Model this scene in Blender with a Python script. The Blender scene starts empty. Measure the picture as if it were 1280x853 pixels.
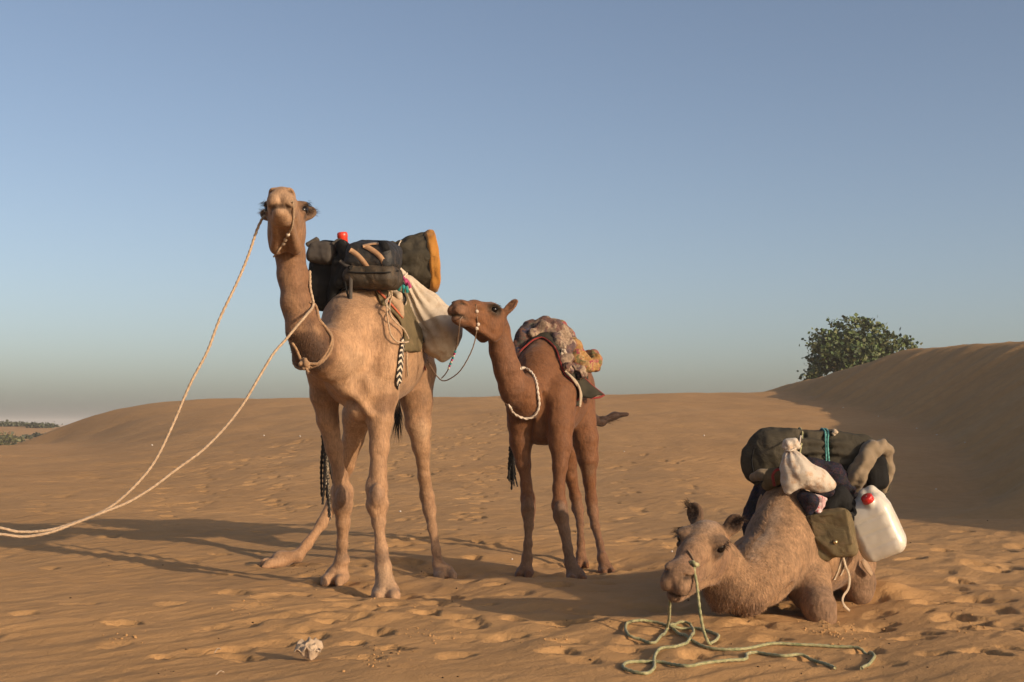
import bpy, math, random
import numpy as np
from mathutils import Vector

rng = np.random.default_rng(7)
random.seed(7)
SC = bpy.context.scene
COL = SC.collection

# ---------------------------------------------------------------- camera
CAM_Z = 1.2
FPX = 1600.0                       # focal length in pixels of the 1280 px wide photograph
PITCH = math.atan(103.5 / FPX)
cam_data = bpy.data.cameras.new("camera")
cam = bpy.data.objects.new("camera", cam_data)
COL.objects.link(cam)
cam.location = (0, 0, CAM_Z)
cam.rotation_euler = (math.pi / 2 + PITCH, 0, 0)
cam_data.sensor_width = 36.0
cam_data.lens = 36.0 * FPX / 1280.0
cam_data.clip_start = 0.05
cam_data.clip_end = 5000
SC.camera = cam

# ---------------------------------------------------------------- sky, sun, exposure
SUN_ELEV = math.radians(16.5)
SUN_AZ = math.atan2(0.785, -0.62)   # from +Y clockwise: behind the camera, to the right
world = bpy.data.worlds.new("World")
SC.world = world
world.use_nodes = True
nt = world.node_tree
nt.nodes.clear()
w_out = nt.nodes.new("ShaderNodeOutputWorld")
w_bg = nt.nodes.new("ShaderNodeBackground")
w_sky = nt.nodes.new("ShaderNodeTexSky")
w_sky.sky_type = 'NISHITA'
w_sky.sun_disc = False
w_sky.sun_elevation = SUN_ELEV
w_sky.sun_rotation = SUN_AZ
w_sky.altitude = 200
w_sky.air_density = 0.72
w_sky.dust_density = 2.6
w_sky.ozone_density = 0.3
w_bg.inputs["Strength"].default_value = 0.113
w_hs = nt.nodes.new("ShaderNodeHueSaturation")          # dusty desert air: the whole sky a little greyer and warmer
w_hs.inputs["Saturation"].default_value = 0.94
w_tint = nt.nodes.new("ShaderNodeMix"); w_tint.data_type = 'RGBA'; w_tint.blend_type = 'MULTIPLY'
w_tint.inputs[0].default_value = 1.0; w_tint.inputs[7].default_value = (1.0, 0.985, 0.985, 1)
nt.links.new(w_sky.outputs[0], w_hs.inputs["Color"]); nt.links.new(w_hs.outputs[0], w_tint.inputs[6])
nt.links.new(w_tint.outputs[2], w_bg.inputs[0])
nt.links.new(w_bg.outputs[0], w_out.inputs[0])

sun_data = bpy.data.lights.new("sun", 'SUN')
sun_data.energy = 3.4
sun_data.angle = math.radians(0.6)
sun_data.color = (1.0, 0.80, 0.58)
sun = bpy.data.objects.new("sun", sun_data)
COL.objects.link(sun)
TO_SUN = Vector((math.sin(SUN_AZ) * math.cos(SUN_ELEV), math.cos(SUN_AZ) * math.cos(SUN_ELEV), math.sin(SUN_ELEV)))
sun.rotation_euler = TO_SUN.to_track_quat('Z', 'Y').to_euler()
sun.location = TO_SUN * 60

SC.view_settings.view_transform = 'Standard'
SC.view_settings.look = 'None'
SC.view_settings.exposure = 0.35
SC.view_settings.gamma = 1.0
SC.view_settings.use_curve_mapping = False

# ---------------------------------------------------------------- measuring helpers
_fw = np.array([0, math.cos(PITCH), math.sin(PITCH)])
_up = np.array([0, -math.sin(PITCH), math.cos(PITCH)])
def P(px, py, d):
    """world point that the photograph shows at pixel (px, py), d metres in front of the camera"""
    v = _fw + np.array([(px - 640.0) / FPX, 0, 0]) + _up * ((426.5 - py) / FPX)
    return np.array([0, 0, CAM_Z]) + v * (d / v[1])
def G(px, py, z=0.0):
    """the same, on the level plane z"""
    v = _fw + np.array([(px - 640.0) / FPX, 0, 0]) + _up * ((426.5 - py) / FPX)
    return np.array([0, 0, CAM_Z]) + v * ((z - CAM_Z) / v[2])
def unit(v):
    v = np.asarray(v, float)
    return v / max(np.linalg.norm(v), 1e-9)
def lerp(a, b, t): return np.asarray(a, float) * (1 - t) + np.asarray(b, float) * t
def ss(a, b, x):
    t = np.clip((x - a) / (b - a), 0, 1)
    return t * t * (3 - 2 * t)

# ---------------------------------------------------------------- noise
def _hash2(ix, iy, seed):
    h = (ix.astype(np.int64) * 374761393 + iy.astype(np.int64) * 668265263 + seed * 974634777) & 0x7fffffff
    h = ((h ^ (h >> 13)) * 1274126177) & 0x7fffffff
    return (h ^ (h >> 16)).astype(np.float64) / 0x7fffffff
def noise2(x, y, seed=0):
    x = np.asarray(x, float); y = np.asarray(y, float)
    ix = np.floor(x); iy = np.floor(y)
    fx = x - ix; fy = y - iy
    ux = fx * fx * fx * (fx * (fx * 6 - 15) + 10); uy = fy * fy * fy * (fy * (fy * 6 - 15) + 10)
    def g(i, j, dx, dy):
        a = _hash2(i, j, seed) * 2 * math.pi
        return np.cos(a) * dx + np.sin(a) * dy
    n00 = g(ix, iy, fx, fy); n10 = g(ix + 1, iy, fx - 1, fy)
    n01 = g(ix, iy + 1, fx, fy - 1); n11 = g(ix + 1, iy + 1, fx - 1, fy - 1)
    return ((n00 * (1 - ux) + n10 * ux) * (1 - uy) + (n01 * (1 - ux) + n11 * ux) * uy) * 1.5
def fbm2(x, y, octs=4, seed=0, gain=0.5):
    s = 0; a = 1.0
    for o in range(octs):
        s = s + a * noise2(x * 2 ** o + o * 17.3, y * 2 ** o - o * 9.1, seed + o)
        a *= gain
    return s
def noise3(p, scale, seed=0):
    """cheap 3-D noise from three 2-D slices"""
    q = np.asarray(p, float) * scale
    return (noise2(q[:, 0] + 0.37 * q[:, 2], q[:, 1] - 0.21 * q[:, 2], seed) + noise2(q[:, 1] + 0.31 * q[:, 0], q[:, 2] + 0.11 * q[:, 0], seed + 5)
            + noise2(q[:, 2] - 0.27 * q[:, 1], q[:, 0] + 0.19 * q[:, 1], seed + 9)) / 2.0

# ---------------------------------------------------------------- mesh helpers
def mesh_obj(name, verts, faces, mat=None, parent=None, smooth=True, colors=None, uvs=None):
    verts = np.asarray(verts, dtype=np.float32)
    me = bpy.data.meshes.new(name)
    if isinstance(faces, np.ndarray):
        n = faces.shape[1]
        me.vertices.add(len(verts)); me.vertices.foreach_set("co", verts.ravel())
        me.loops.add(faces.size); me.loops.foreach_set("vertex_index", faces.ravel().astype(np.int32))
        me.polygons.add(len(faces)); me.polygons.foreach_set("loop_start", np.arange(0, faces.size, n, dtype=np.int32))
        me.update(calc_edges=True)
    else:
        me.from_pydata([tuple(map(float, v)) for v in verts], [], faces)
    if smooth:
        me.polygons.foreach_set("use_smooth", np.ones(len(me.polygons), dtype=bool))
    if colors is not None:
        at = me.color_attributes.new("Col", 'FLOAT_COLOR', 'POINT')
        c = np.ones((len(verts), 4), np.float32); c[:, :3] = colors
        at.data.foreach_set("color", c.ravel())
    if uvs is not None:
        ul = me.uv_layers.new(name="UVMap")
        li = np.empty(len(me.loops), np.int32); me.loops.foreach_get("vertex_index", li)
        ul.data.foreach_set("uv", np.asarray(uvs, np.float32)[li].ravel())
    me.validate()
    o = bpy.data.objects.new(name, me)
    COL.objects.link(o)
    if mat is not None: me.materials.append(mat)
    if parent is not None: o.parent = parent; o.matrix_parent_inverse = parent.matrix_world.inverted() if False else o.matrix_parent_inverse
    return o
def settle(o, base):
    """put a mesh object's origin at the point base without moving its vertices in the world"""
    me = o.data
    n = len(me.vertices); v = np.empty(n * 3, np.float32); me.vertices.foreach_get("co", v)
    v = v.reshape(-1, 3) - np.asarray(base, np.float32); me.vertices.foreach_set("co", v.ravel()); me.update()
    o.location = [float(t) for t in base]
    return o
def thing(name, label, cat, base, group=None):
    o = bpy.data.objects.new(name, None); COL.objects.link(o)
    o.empty_display_size = 0.1
    o.location = [float(t) for t in base]
    return tag(o, label, cat, group)
def tag(o, label, cat, group=None):
    o["label"] = label; o["category"] = cat
    if group: o["group"] = group
    return o
def part(name, verts, faces, mat, root, **kw):
    """a mesh given in world coordinates, parented to root (whose transform is a pure translation)"""
    loc = np.zeros(3); q = root
    while q is not None:
        loc += np.array(q.location); q = q.parent
    return mesh_obj(name, np.asarray(verts) - loc, faces, mat, root, **kw)
def grid_faces(nu, nv, closed_u=False, closed_v=False):
    iu = np.arange(nu if closed_u else nu - 1); iv = np.arange(nv if closed_v else nv - 1)
    a, b = np.meshgrid(iu, iv, indexing='ij')
    a1 = (a + 1) % nu; b1 = (b + 1) % nv
    return np.stack([a * nv + b, a1 * nv + b, a1 * nv + b1, a * nv + b1], -1).reshape(-1, 4)
def catmull(pts, step):
    pts = np.asarray(pts, float)
    p = np.vstack([2 * pts[0] - pts[1], pts, 2 * pts[-1] - pts[-2]])
    out = []
    for i in range(1, len(p) - 2):
        n = max(2, int(np.linalg.norm(p[i + 1] - p[i]) / step))
        t = np.linspace(0, 1, n, endpoint=False)[:, None]
        out.append(0.5 * (2 * p[i] + (p[i + 1] - p[i - 1]) * t + (2 * p[i - 1] - 5 * p[i] + 4 * p[i + 1] - p[i + 2]) * t ** 2
                          + (3 * p[i] - p[i - 1] - 3 * p[i + 1] + p[i + 2]) * t ** 3))
    out.append(p[-2][None])
    return np.vstack(out)
def frames(c):
    t = np.gradient(c, axis=0); t /= np.maximum(np.linalg.norm(t, axis=1, keepdims=True), 1e-9)
    n = np.zeros_like(c)
    ref = np.array([0, 0, 1.0]) if abs(t[0][2]) < 0.9 else np.array([1.0, 0, 0])
    n[0] = unit(ref - t[0] * np.dot(ref, t[0]))
    for i in range(1, len(c)):
        v = n[i - 1] - t[i] * np.dot(n[i - 1], t[i]); n[i] = unit(v)
    return t, n, np.cross(t, n)
def tube(path, r, step=0.01, seg=8, twist=0.0, lobes=3, lob=0.22, taper=None, fine=True):
    """a rope: a tube with the lobes of its laid strands turning along it"""
    c = catmull(path, step) if fine else np.asarray(path, float)
    t, n, b = frames(c)
    s = np.concatenate([[0], np.cumsum(np.linalg.norm(np.diff(c, axis=0), axis=1))])
    a = np.linspace(0, 2 * math.pi, seg, endpoint=False)
    rr = np.full(len(c), r) if taper is None else r * np.interp(s / s[-1], np.linspace(0, 1, len(taper)), taper)
    m = 1 + (lob * np.cos(lobes * (a[None] - twist * s[:, None])) if twist else 0)
    rad = (rr[:, None] * m)[..., None]
    v = c[:, None] + rad * (np.cos(a)[None, :, None] * n[:, None] + np.sin(a)[None, :, None] * b[:, None])
    v = v.reshape(-1, 3); f = grid_faces(len(c), seg, closed_v=True)
    i0 = len(v); v = np.vstack([v, c[0], c[-1]])
    k = np.arange(seg); k1 = (k + 1) % seg
    caps = [(i0, int(y), int(x)) for x, y in zip(k, k1)] + [(i0 + 1, int((len(c) - 1) * seg + x), int((len(c) - 1) * seg + y)) for x, y in zip(k, k1)]
    return v, [tuple(map(int, q)) for q in f] + caps
def ribbon(path, width, thick, normal_fn, step=0.015):
    """a strap: rectangular section swept along path; normal_fn(points) gives the outward normal"""
    c = catmull(path, step)
    t = np.gradient(c, axis=0); t /= np.linalg.norm(t, axis=1, keepdims=True)
    nn = normal_fn(c); nn = nn - t * np.sum(nn * t, 1, keepdims=True); nn /= np.maximum(np.linalg.norm(nn, axis=1, keepdims=True), 1e-9)
    b = np.cross(t, nn)
    w = width / 2; h = thick / 2
    ring = [(-w, -h), (w, -h), (w, h), (-w, h)]
    v = np.stack([c + b * x + nn * y for x, y in ring], 1).reshape(-1, 3)
    f = [tuple(map(int, q)) for q in grid_faces(len(c), 4, closed_v=True)]
    e = (len(c) - 1) * 4
    f += [(3, 2, 1, 0), (e, e + 1, e + 2, e + 3)]
    s = np.concatenate([[0], np.cumsum(np.linalg.norm(np.diff(c, axis=0), axis=1))])
    uv = np.stack([np.repeat(s, 4), np.tile([0, 1, 1, 0], len(c))], 1)
    return v, f, uv
def merge(*vf):
    V = []; F = []; o = 0
    for v, f in vf:
        V.append(np.asarray(v, float)); F += [tuple(int(i) + o for i in q) for q in f]; o += len(v)
    return np.vstack(V), F

# ---------------------------------------------------------------- implicit modelling (smooth unions turned into one skin)
class Implicit:
    def __init__(s): s.prims = []
    def cone(s, a, b, ra, rb, k=0.03, op=1, squash=None):
        a = np.asarray(a, float); b = np.asarray(b, float)
        s.prims.append(('c', a, b, ra, rb, k, op, squash))
        return s
    def chain(s, pts, k=0.03, **kw):
        for (a, ra), (b, rb) in zip(pts[:-1], pts[1:]): s.cone(a, b, ra, rb, k, **kw)
        return s
    def ell(s, c, r, axes=None, k=0.03, op=1):
        A = np.eye(3) if axes is None else np.asarray(axes, float)
        s.prims.append(('e', np.asarray(c, float), np.asarray(r, float), A, k, op))
        return s
    def box(s, c, r, axes=None, k=0.03, rnd=0.02, op=1):
        A = np.eye(3) if axes is None else np.asarray(axes, float)
        s.prims.append(('b', np.asarray(c, float), np.asarray(r, float), A, k, op, rnd))
        return s
    def _bb(s, p):
        if p[0] == 'c':
            m = max(p[3], p[4]) * (p[7][1] if p[7] is not None and p[7][1] > 1 else 1)
            return np.minimum(p[1], p[2]) - m, np.maximum(p[1], p[2]) + m, p[5], p[6]
        e = np.abs(p[3].T) @ p[2]
        return p[1] - e, p[1] + e, p[4], p[5]
    def _d(s, p, X, Y, Z):
        if p[0] == 'c':
            a, b, ra, rb = p[1:5]; ab = b - a; L2 = max(ab @ ab, 1e-12)
            x = X - a[0]; y = Y - a[1]; z = Z - a[2]
            t = np.clip((x * ab[0] + y * ab[1] + z * ab[2]) / L2, 0, 1)
            dx = x - t * ab[0]; dy = y - t * ab[1]; dz = z - t * ab[2]
            if p[7] is not None:
                ax, fct = p[7]; q = (dx * ax[0] + dy * ax[1] + dz * ax[2]) * (1 / fct - 1)
                dx = dx + q * ax[0]; dy = dy + q * ax[1]; dz = dz + q * ax[2]
            return np.sqrt(dx * dx + dy * dy + dz * dz) - (ra + (rb - ra) * t)
        c, r, A = p[1:4]
        x = X - c[0]; y = Y - c[1]; z = Z - c[2]
        u = A[0][0] * x + A[0][1] * y + A[0][2] * z; v = A[1][0] * x + A[1][1] * y + A[1][2] * z; w = A[2][0] * x + A[2][1] * y + A[2][2] * z
        if p[0] == 'e':
            k0 = np.sqrt((u / r[0]) ** 2 + (v / r[1]) ** 2 + (w / r[2]) ** 2)
            k1 = np.sqrt((u / r[0] ** 2) ** 2 + (v / r[1] ** 2) ** 2 + (w / r[2] ** 2) ** 2)
            return k0 * (k0 - 1) / np.maximum(k1, 1e-9)
        rd = p[6]
        qx = np.abs(u) - r[0] + rd; qy = np.abs(v) - r[1] + rd; qz = np.abs(w) - r[2] + rd
        return np.sqrt(np.maximum(qx, 0) ** 2 + np.maximum(qy, 0) ** 2 + np.maximum(qz, 0) ** 2) + np.minimum(np.maximum(qx, np.maximum(qy, qz)), 0) - rd
    @staticmethod
    def _mix(f, d, k, op):
        if op > 0:
            h = np.maximum(k - np.abs(f - d), 0) / k
            return np.minimum(f, d) - h * h * k * 0.25
        d = -d
        h = np.maximum(k - np.abs(f - d), 0) / k
        return np.maximum(f, d) + h * h * k * 0.25
    def eval(s, pts):
        pts = np.asarray(pts, float); X, Y, Z = pts[:, 0], pts[:, 1], pts[:, 2]
        f = np.full(len(pts), 1.5)
        for p in s.prims:
            f = s._mix(f, s._d(p, X, Y, Z), p[5] if p[0] == 'c' else p[4], p[6] if p[0] == 'c' else p[5])
        return f
    def grad(s, pts, e=0.004):
        pts = np.asarray(pts, float); g = np.zeros_like(pts)
        for i in range(3):
            d = np.zeros(3); d[i] = e
            g[:, i] = s.eval(pts + d) - s.eval(pts - d)
        return g / np.maximum(np.linalg.norm(g, axis=1, keepdims=True), 1e-9)
    def skin(s, h):
        lo = np.min([s._bb(p)[0] for p in s.prims if s._bb(p)[3] > 0], 0) - 4 * h
        hi = np.max([s._bb(p)[1] for p in s.prims if s._bb(p)[3] > 0], 0) + 4 * h
        n = np.ceil((hi - lo) / h).astype(int) + 1
        F = np.full(n, 1.5, np.float32)
        ax = [lo[i] + h * np.arange(n[i]) for i in range(3)]
        for p in s.prims:
            a, b, k, op = s._bb(p)
            m = k + 3 * h
            i0 = np.maximum(np.floor((a - m - lo) / h).astype(int), 0); i1 = np.minimum(np.ceil((b + m - lo) / h).astype(int) + 1, n)
            if np.any(i1 <= i0): continue
            sl = tuple(slice(i0[i], i1[i]) for i in range(3))
            X, Y, Z = np.meshgrid(*[ax[i][sl[i]].astype(np.float32) for i in range(3)], indexing='ij', sparse=True)
            F[sl] = s._mix(F[sl], s._d(p, X, Y, Z), k, op)
        return nets(F, lo, h)
def nets(F, lo, h):
    n = np.array(F.shape)
    S = F < 0
    cnt = np.zeros(n - 1, np.int8)
    for i in (0, 1):
        for j in (0, 1):
            for k in (0, 1):
                cnt += S[i:n[0] - 1 + i, j:n[1] - 1 + j, k:n[2] - 1 + k]
    act = (cnt > 0) & (cnt < 8)
    ci = np.argwhere(act)
    idx = np.full(n - 1, -1, np.int64); idx[act] = np.arange(len(ci))
    C = [[[F[ci[:, 0] + i, ci[:, 1] + j, ci[:, 2] + k] for k in (0, 1)] for j in (0, 1)] for i in (0, 1)]
    acc = np.zeros((len(ci), 3)); num = np.zeros(len(ci))
    for axis in range(3):
        for a in (0, 1):
            for b in (0, 1):
                c0 = [0, 0, 0]; o = [q for q in range(3) if q != axis]
                c0[o[0]] = a; c0[o[1]] = b; c1 = list(c0); c1[axis] = 1
                f0 = C[c0[0]][c0[1]][c0[2]]; f1 = C[c1[0]][c1[1]][c1[2]]
                cr = (f0 < 0) != (f1 < 0)
                t = np.where(cr, f0 / np.where(cr, f0 - f1, 1), 0)
                pos = np.zeros((len(ci), 3)); pos[:, o[0]] = a; pos[:, o[1]] = b; pos[:, axis] = t
                acc += pos * cr[:, None]; num += cr
    V = lo + h * (ci + acc / num[:, None])
    Q = []
    for axis in range(3):
        o = [(axis + 1) % 3, (axis + 2) % 3]
        s0 = [slice(1, -1)] * 3; s0[axis] = slice(0, n[axis] - 1); s1 = list(s0); s1[axis] = slice(1, n[axis])
        A = S[tuple(s0)]; B = S[tuple(s1)]
        for flip, m in ((False, A & ~B), (True, ~A & B)):
            e = np.argwhere(m)
            e[:, o[0]] += 1; e[:, o[1]] += 1
            q = []
            for da, db in ((-1, -1), (0, -1), (0, 0), (-1, 0)):
                g = e.copy(); g[:, o[0]] += da; g[:, o[1]] += db
                q.append(idx[g[:, 0], g[:, 1], g[:, 2]])
            q = np.stack(q, 1)
            Q.append(q[:, ::-1] if flip else q)
    return V, np.vstack(Q)
def vnormals(V, Q):
    fn = np.cross(V[Q[:, 2]] - V[Q[:, 0]], V[Q[:, 3]] - V[Q[:, 1]])
    N = np.zeros_like(V)
    for i in range(4): np.add.at(N, Q[:, i], fn)
    return N / np.maximum(np.linalg.norm(N, axis=1, keepdims=True), 1e-12)

# ---------------------------------------------------------------- materials
def new_mat(name):
    m = bpy.data.materials.new(name); m.use_nodes = True
    return m, m.node_tree, m.node_tree.nodes["Principled BSDF"]
def node(t, kind, **kw):
    n = t.nodes.new(kind)
    for k, v in kw.items():
        if k in n.inputs: n.inputs[k].default_value = v
        else: setattr(n, k, v)
    return n
def add_bump(t, b, height, dist, strength=1.0, chain=None):
    bp = node(t, "ShaderNodeBump"); bp.inputs["Distance"].default_value = dist; bp.inputs["Strength"].default_value = strength
    t.links.new(height, bp.inputs["Height"])
    if chain is not None: t.links.new(chain.outputs[0], bp.inputs["Normal"])
    t.links.new(bp.outputs[0], b.inputs["Normal"])
    return bp
def ramp(t, fac, stops, interp='LINEAR'):
    r = node(t, "ShaderNodeValToRGB"); r.color_ramp.interpolation = interp
    el = r.color_ramp.elements
    while len(el) < len(stops): el.new(0.5)
    for e, (p, c) in zip(el, stops): e.position = p; e.color = (*c, 1)
    t.links.new(fac, r.inputs[0])
    return r
def fabric(name, c1, c2, scale=6.0, rough=0.85, weave=0.0006, wrinkle=0.004, wscale=9.0, dirt=None, spec=0.3, sheen=0.1):
    """cloth: two close shades, a fine weave, soft wrinkles"""
    m, t, b = new_mat(name)
    tc = node(t, "ShaderNodeTexCoord")
    n1 = node(t, "ShaderNodeTexNoise", Scale=scale, Detail=5.0, Roughness=0.6); t.links.new(tc.outputs["Object"], n1.inputs["Vector"])
    r = ramp(t, n1.outputs[0], [(0.32, c1), (0.68, c2)])
    col = r.outputs[0]
    if dirt is not None:
        n3 = node(t, "ShaderNodeTexNoise", Scale=scale * 2.3, Detail=7.0, Roughness=0.7); t.links.new(tc.outputs["Object"], n3.inputs["Vector"])
        rd = ramp(t, n3.outputs[0], [(0.5, (0, 0, 0)), (0.72, (1, 1, 1))])
        mx = node(t, "ShaderNodeMix", data_type='RGBA'); t.links.new(rd.outputs[0], mx.inputs[0]); t.links.new(col, mx.inputs[6]); mx.inputs[7].default_value = (*dirt, 1)
        col = mx.outputs[2]
    t.links.new(col, b.inputs["Base Color"])
    b.inputs["Roughness"].default_value = rough
    b.inputs["Specular IOR Level"].default_value = spec
    b.inputs["Sheen Weight"].default_value = sheen
    n2 = node(t, "ShaderNodeTexNoise", Scale=wscale, Detail=4.0, Roughness=0.55, Distortion=0.8); t.links.new(tc.outputs["Object"], n2.inputs["Vector"])
    b1 = add_bump(t, b, n2.outputs[0], wrinkle, 1.0)
    n4 = node(t, "ShaderNodeTexNoise", Scale=420.0, Detail=2.0); t.links.new(tc.outputs["Object"], n4.inputs["Vector"])
    add_bump(t, b, n4.outputs[0], weave, 1.0, b1)
    return m
def plain(name, c, rough=0.6, spec=0.4, metal=0.0, vary=0.12, bump=0.0, bscale=60.0):
    m, t, b = new_mat(name)
    tc = node(t, "ShaderNodeTexCoord"); n1 = node(t, "ShaderNodeTexNoise", Scale=bscale * 0.4, Detail=4.0); t.links.new(tc.outputs["Object"], n1.inputs["Vector"])
    lo = tuple(x * (1 - vary) for x in c); hi = tuple(min(1, x * (1 + vary)) for x in c)
    t.links.new(ramp(t, n1.outputs[0], [(0.3, lo), (0.7, hi)]).outputs[0], b.inputs["Base Color"])
    b.inputs["Roughness"].default_value = rough; b.inputs["Specular IOR Level"].default_value = spec; b.inputs["Metallic"].default_value = metal
    if bump:
        n2 = node(t, "ShaderNodeTexNoise", Scale=bscale, Detail=4.0); t.links.new(tc.outputs["Object"], n2.inputs["Vector"])
        add_bump(t, b, n2.outputs[0], bump)
    return m

# ================================================================ the ground: one sheet of sand out to the horizon
# where the animals stand (bottom of each foot), used to lay the sand against them
FEET1 = [P(482, 751, 8.72), P(421, 730, 9.35), P(555, 725, 10.0), P(350, 709, 10.5)]
FEET2 = [P(656, 722, 10.1), P(720, 727, 9.75), P(727, 709, 11.0), P(757, 718, 10.55)]
REST3 = [P(925, 774, 7.62), P(1026, 785, 7.60), P(1074, 756, 8.6), P(902, 771, 7.9)]
CONTACT = np.array(FEET1 + FEET2 + REST3)

CREST_PX = np.array([(45, 553), (60, 546), (80, 536), (100, 527), (125, 518), (150, 511), (175, 506.5), (200, 503), (250, 499.5), (300, 498), (400, 498), (520, 497), (640, 496), (800, 493), (950, 491), (1010, 489)], float)
Y_CREST = 58.0
_cx = (CREST_PX[:, 0] - 640) / FPX * Y_CREST
_cz = CAM_Z + (530 - CREST_PX[:, 1]) / FPX * Y_CREST
DUNE_Y = np.array([-8, 5, 9, 14, 20, 27, 33, 38, 47, 56, 62, 75, 120.0])
DUNE_X = np.array([16, 13.5, 12.6, 12.8, 13.9, 14.9, 15.3, 15.2, 14.5, 13.1, 11.6, 9.0, 2.0])
DUNE_Z = np.array([0.5, 3.0, 3.2, 3.2, 3.3, 3.4, 3.5, 3.70, 3.93, 3.15, 2.55, 1.6, 0.0])

def base_height(x, y):
    x = np.asarray(x, float); y = np.asarray(y, float)
    wob = 0.6 * noise2(x / 9, y / 11, 3)
    # left plain, rising gently to an edge, then falling away
    z = 0.42 * ss(16, 48, y) - 1.5 * ss(49 + wob, 60, y) * ss(-13.5, -17.5, x + 0.5 * wob)
    # the long low dune behind
    A = np.interp(x, _cx, _cz, left=-1.0, right=_cz[-1])
    A = np.where(x < _cx[0], -0.6 - 0.1 * (_cx[0] - x).clip(0, 20), A)
    toe = np.interp(x, [-19, -16, -10, -4, 4, 12], [50, 44, 27, 17, 15, 17])
    up = np.clip((y - toe) / (Y_CREST - toe), 0, 1)
    prof = np.where(up < 1, 0.35 * up + 0.65 * up * up * (3 - 2 * up), 1.0)
    down = ss(Y_CREST, Y_CREST + 22, y)
    d = A * prof * (1 - down) + (-1.0) * down
    k = 0.35
    h = np.maximum(k - np.abs(z - d), 0) / k
    z = np.maximum(z, d) + h * h * k * 0.25
    # dip behind the lip of the near sand on the right, in the lee of the high dune
    z = z - 0.42 * ss(15.0, 18.0, y) * ss(2.5, 7.0, x) * (1 - ss(22, 30, y))
    # spurs at the foot of the high dune
    z = z + 1.0 * np.exp(-((x - 9.0 - 0.2 * (y - 19)) / 1.8) ** 2 - ((y - 19.0) / 1.25) ** 2)
    z = z + 0.9 * np.exp(-((x - 11.2) / 1.4) ** 2 - ((y - 25.0) / 1.5) ** 2)
    # the high dune on the right with its slip face to the left
    xc = np.interp(y, DUNE_Y, DUNE_X) + 0.05 * noise2(y / 3.1, y * 0 + 2, 8) + 0.5 * noise2(y / 11.0, y * 0 + 5, 9)
    zc = np.interp(y, DUNE_Y, DUNE_Z) + 0.04 * noise2(y / 4.0, y * 0 + 7, 4)
    s = xc - x
    flute = 0.07 * noise2(y / 0.9 + 0.2 * s, s / 9, 12) * ss(0.0, 0.5, s) * (1 - ss(2.2, 4.0, s))
    sl_ = np.maximum(s, 0); brk = 0.40 + 0.7 * noise2(y / 2.3, y * 0 + 3, 14) + 0.5 * noise2(y / 0.7, y * 0 + 1, 15)
    zd = np.where(s > 0, zc - 0.27 * sl_ - 0.36 * np.log1p(np.exp(np.clip((sl_ - brk) * 5, -30, 30))) / 5 + flute, zc - 0.16 * (-s) - 0.004 * s * s)
    zd = zd - 3.5 * ss(5.5, 0, y)
    k = 0.16
    h = np.maximum(k - np.abs(z - zd), 0) / k
    z = np.maximum(z, zd) + h * h * k * 0.25
    # far country
    far = ss(90, 130, y)
    z = z * (1 - far) + far * (-0.5 + 0.7 * fbm2(x / 55, y / 60, 3, 21))
    z = z + 1.35 * np.exp(-((x + 66) / 24) ** 2 - ((y - 165) / 26) ** 2)
    z = z - 0.9 * ss(60, 85, y) * (1 - ss(100, 135, y)) * ss(-10, -25, x)
    # slow undulation
    z = z + (0.05 * noise2(x / 2.6, y / 2.9, 1) + 0.02 * noise2(x / 0.9, y / 1.0, 2)) * (1 - ss(60, 100, y))
    return z

# the sand is brought level with the feet
_d0 = CONTACT[:, 2] + 0.012 - base_height(CONTACT[:, 0], CONTACT[:, 1])
_r2 = ((CONTACT[:, None, :2] - CONTACT[None, :, :2]) ** 2).sum(-1)
_SIG = 0.55
_wt = np.linalg.solve(np.exp(-_r2 / _SIG ** 2) + 0.02 * np.eye(len(CONTACT)), _d0)

gx = [0.0]
while gx[-1] < 900:
    a = gx[-1]
    gx.append(a + (0.025 if a < 5.0 else 0.025 + (a - 5.0) * 0.034))
gx = np.array(gx); gx = np.concatenate([-gx[:0:-1], gx])
gy = [3.6]
while gy[-1] < 1500:
    a = gy[-1]
    gy.append(a + (0.024 if a < 11 else (0.024 + (a - 11) * 0.0040 if a < 62 else 0.23 + (a - 62) * 0.08)))
back = [3.6]
while back[-1] > -120:
    back.append(back[-1] - (0.05 + (3.6 - back[-1]) * 0.12))
gy = np.concatenate([np.array(back[:0:-1]), np.array(gy)])
NX, NY = len(gx), len(gy)
GX, GY = np.meshgrid(gx, gy, indexing='ij')
GZ = base_height(GX, GY)
near = (GY[0] < 14) & (GY[0] > 5)
jn = np.where(near)[0]; sl = slice(jn[0], jn[-1] + 1)
corr = np.zeros_like(GX[:, sl])
for w, c in zip(_wt, CONTACT):
    corr += w * np.exp(-((GX[:, sl] - c[0]) ** 2 + (GY[:, sl] - c[1]) ** 2) / _SIG ** 2)
GZ[:, sl] += corr

# wind ripples: long low waves running up to the right, warped and patchy
fade = (1 - ss(24, 48, GY)) * ss(-8, 0, GY)
xr = GX * -0.80 + GY * 0.60 + 0.13 * fbm2(GX / 1.1, GY / 1.1, 3, 31)
ph = xr / 0.25 + 1.0 * noise2(GX / 2.2, GY / 1.7, 33)
fr_ = ph - np.floor(ph); saw = np.where(fr_ < 0.72, fr_ / 0.72, (1 - fr_) / 0.28); saw = ss(0, 1, saw) - 0.5
patch = np.clip(0.45 + 1.1 * noise2(GX / 1.5, GY / 1.3, 35) + 0.3 * ss(-0.5, -2.0, GX), 0.0, 1)
GZ += 0.0115 * saw * patch * fade
xr3 = GX * -0.75 + GY * 0.66 + 0.05 * fbm2(GX / 0.5, GY / 0.5, 2, 37)
GZ += 0.0016 * np.sin(2 * math.pi * xr3 / 0.10 + 2 * noise2(GX / 0.8, GY / 0.8, 39)) * fade * np.clip(0.5 + noise2(GX / 1.1, GY / 0.9, 38), 0, 1) * (1 - ss(11, 15, GY))
xr2 = GX * -0.35 + GY * 0.9
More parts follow.
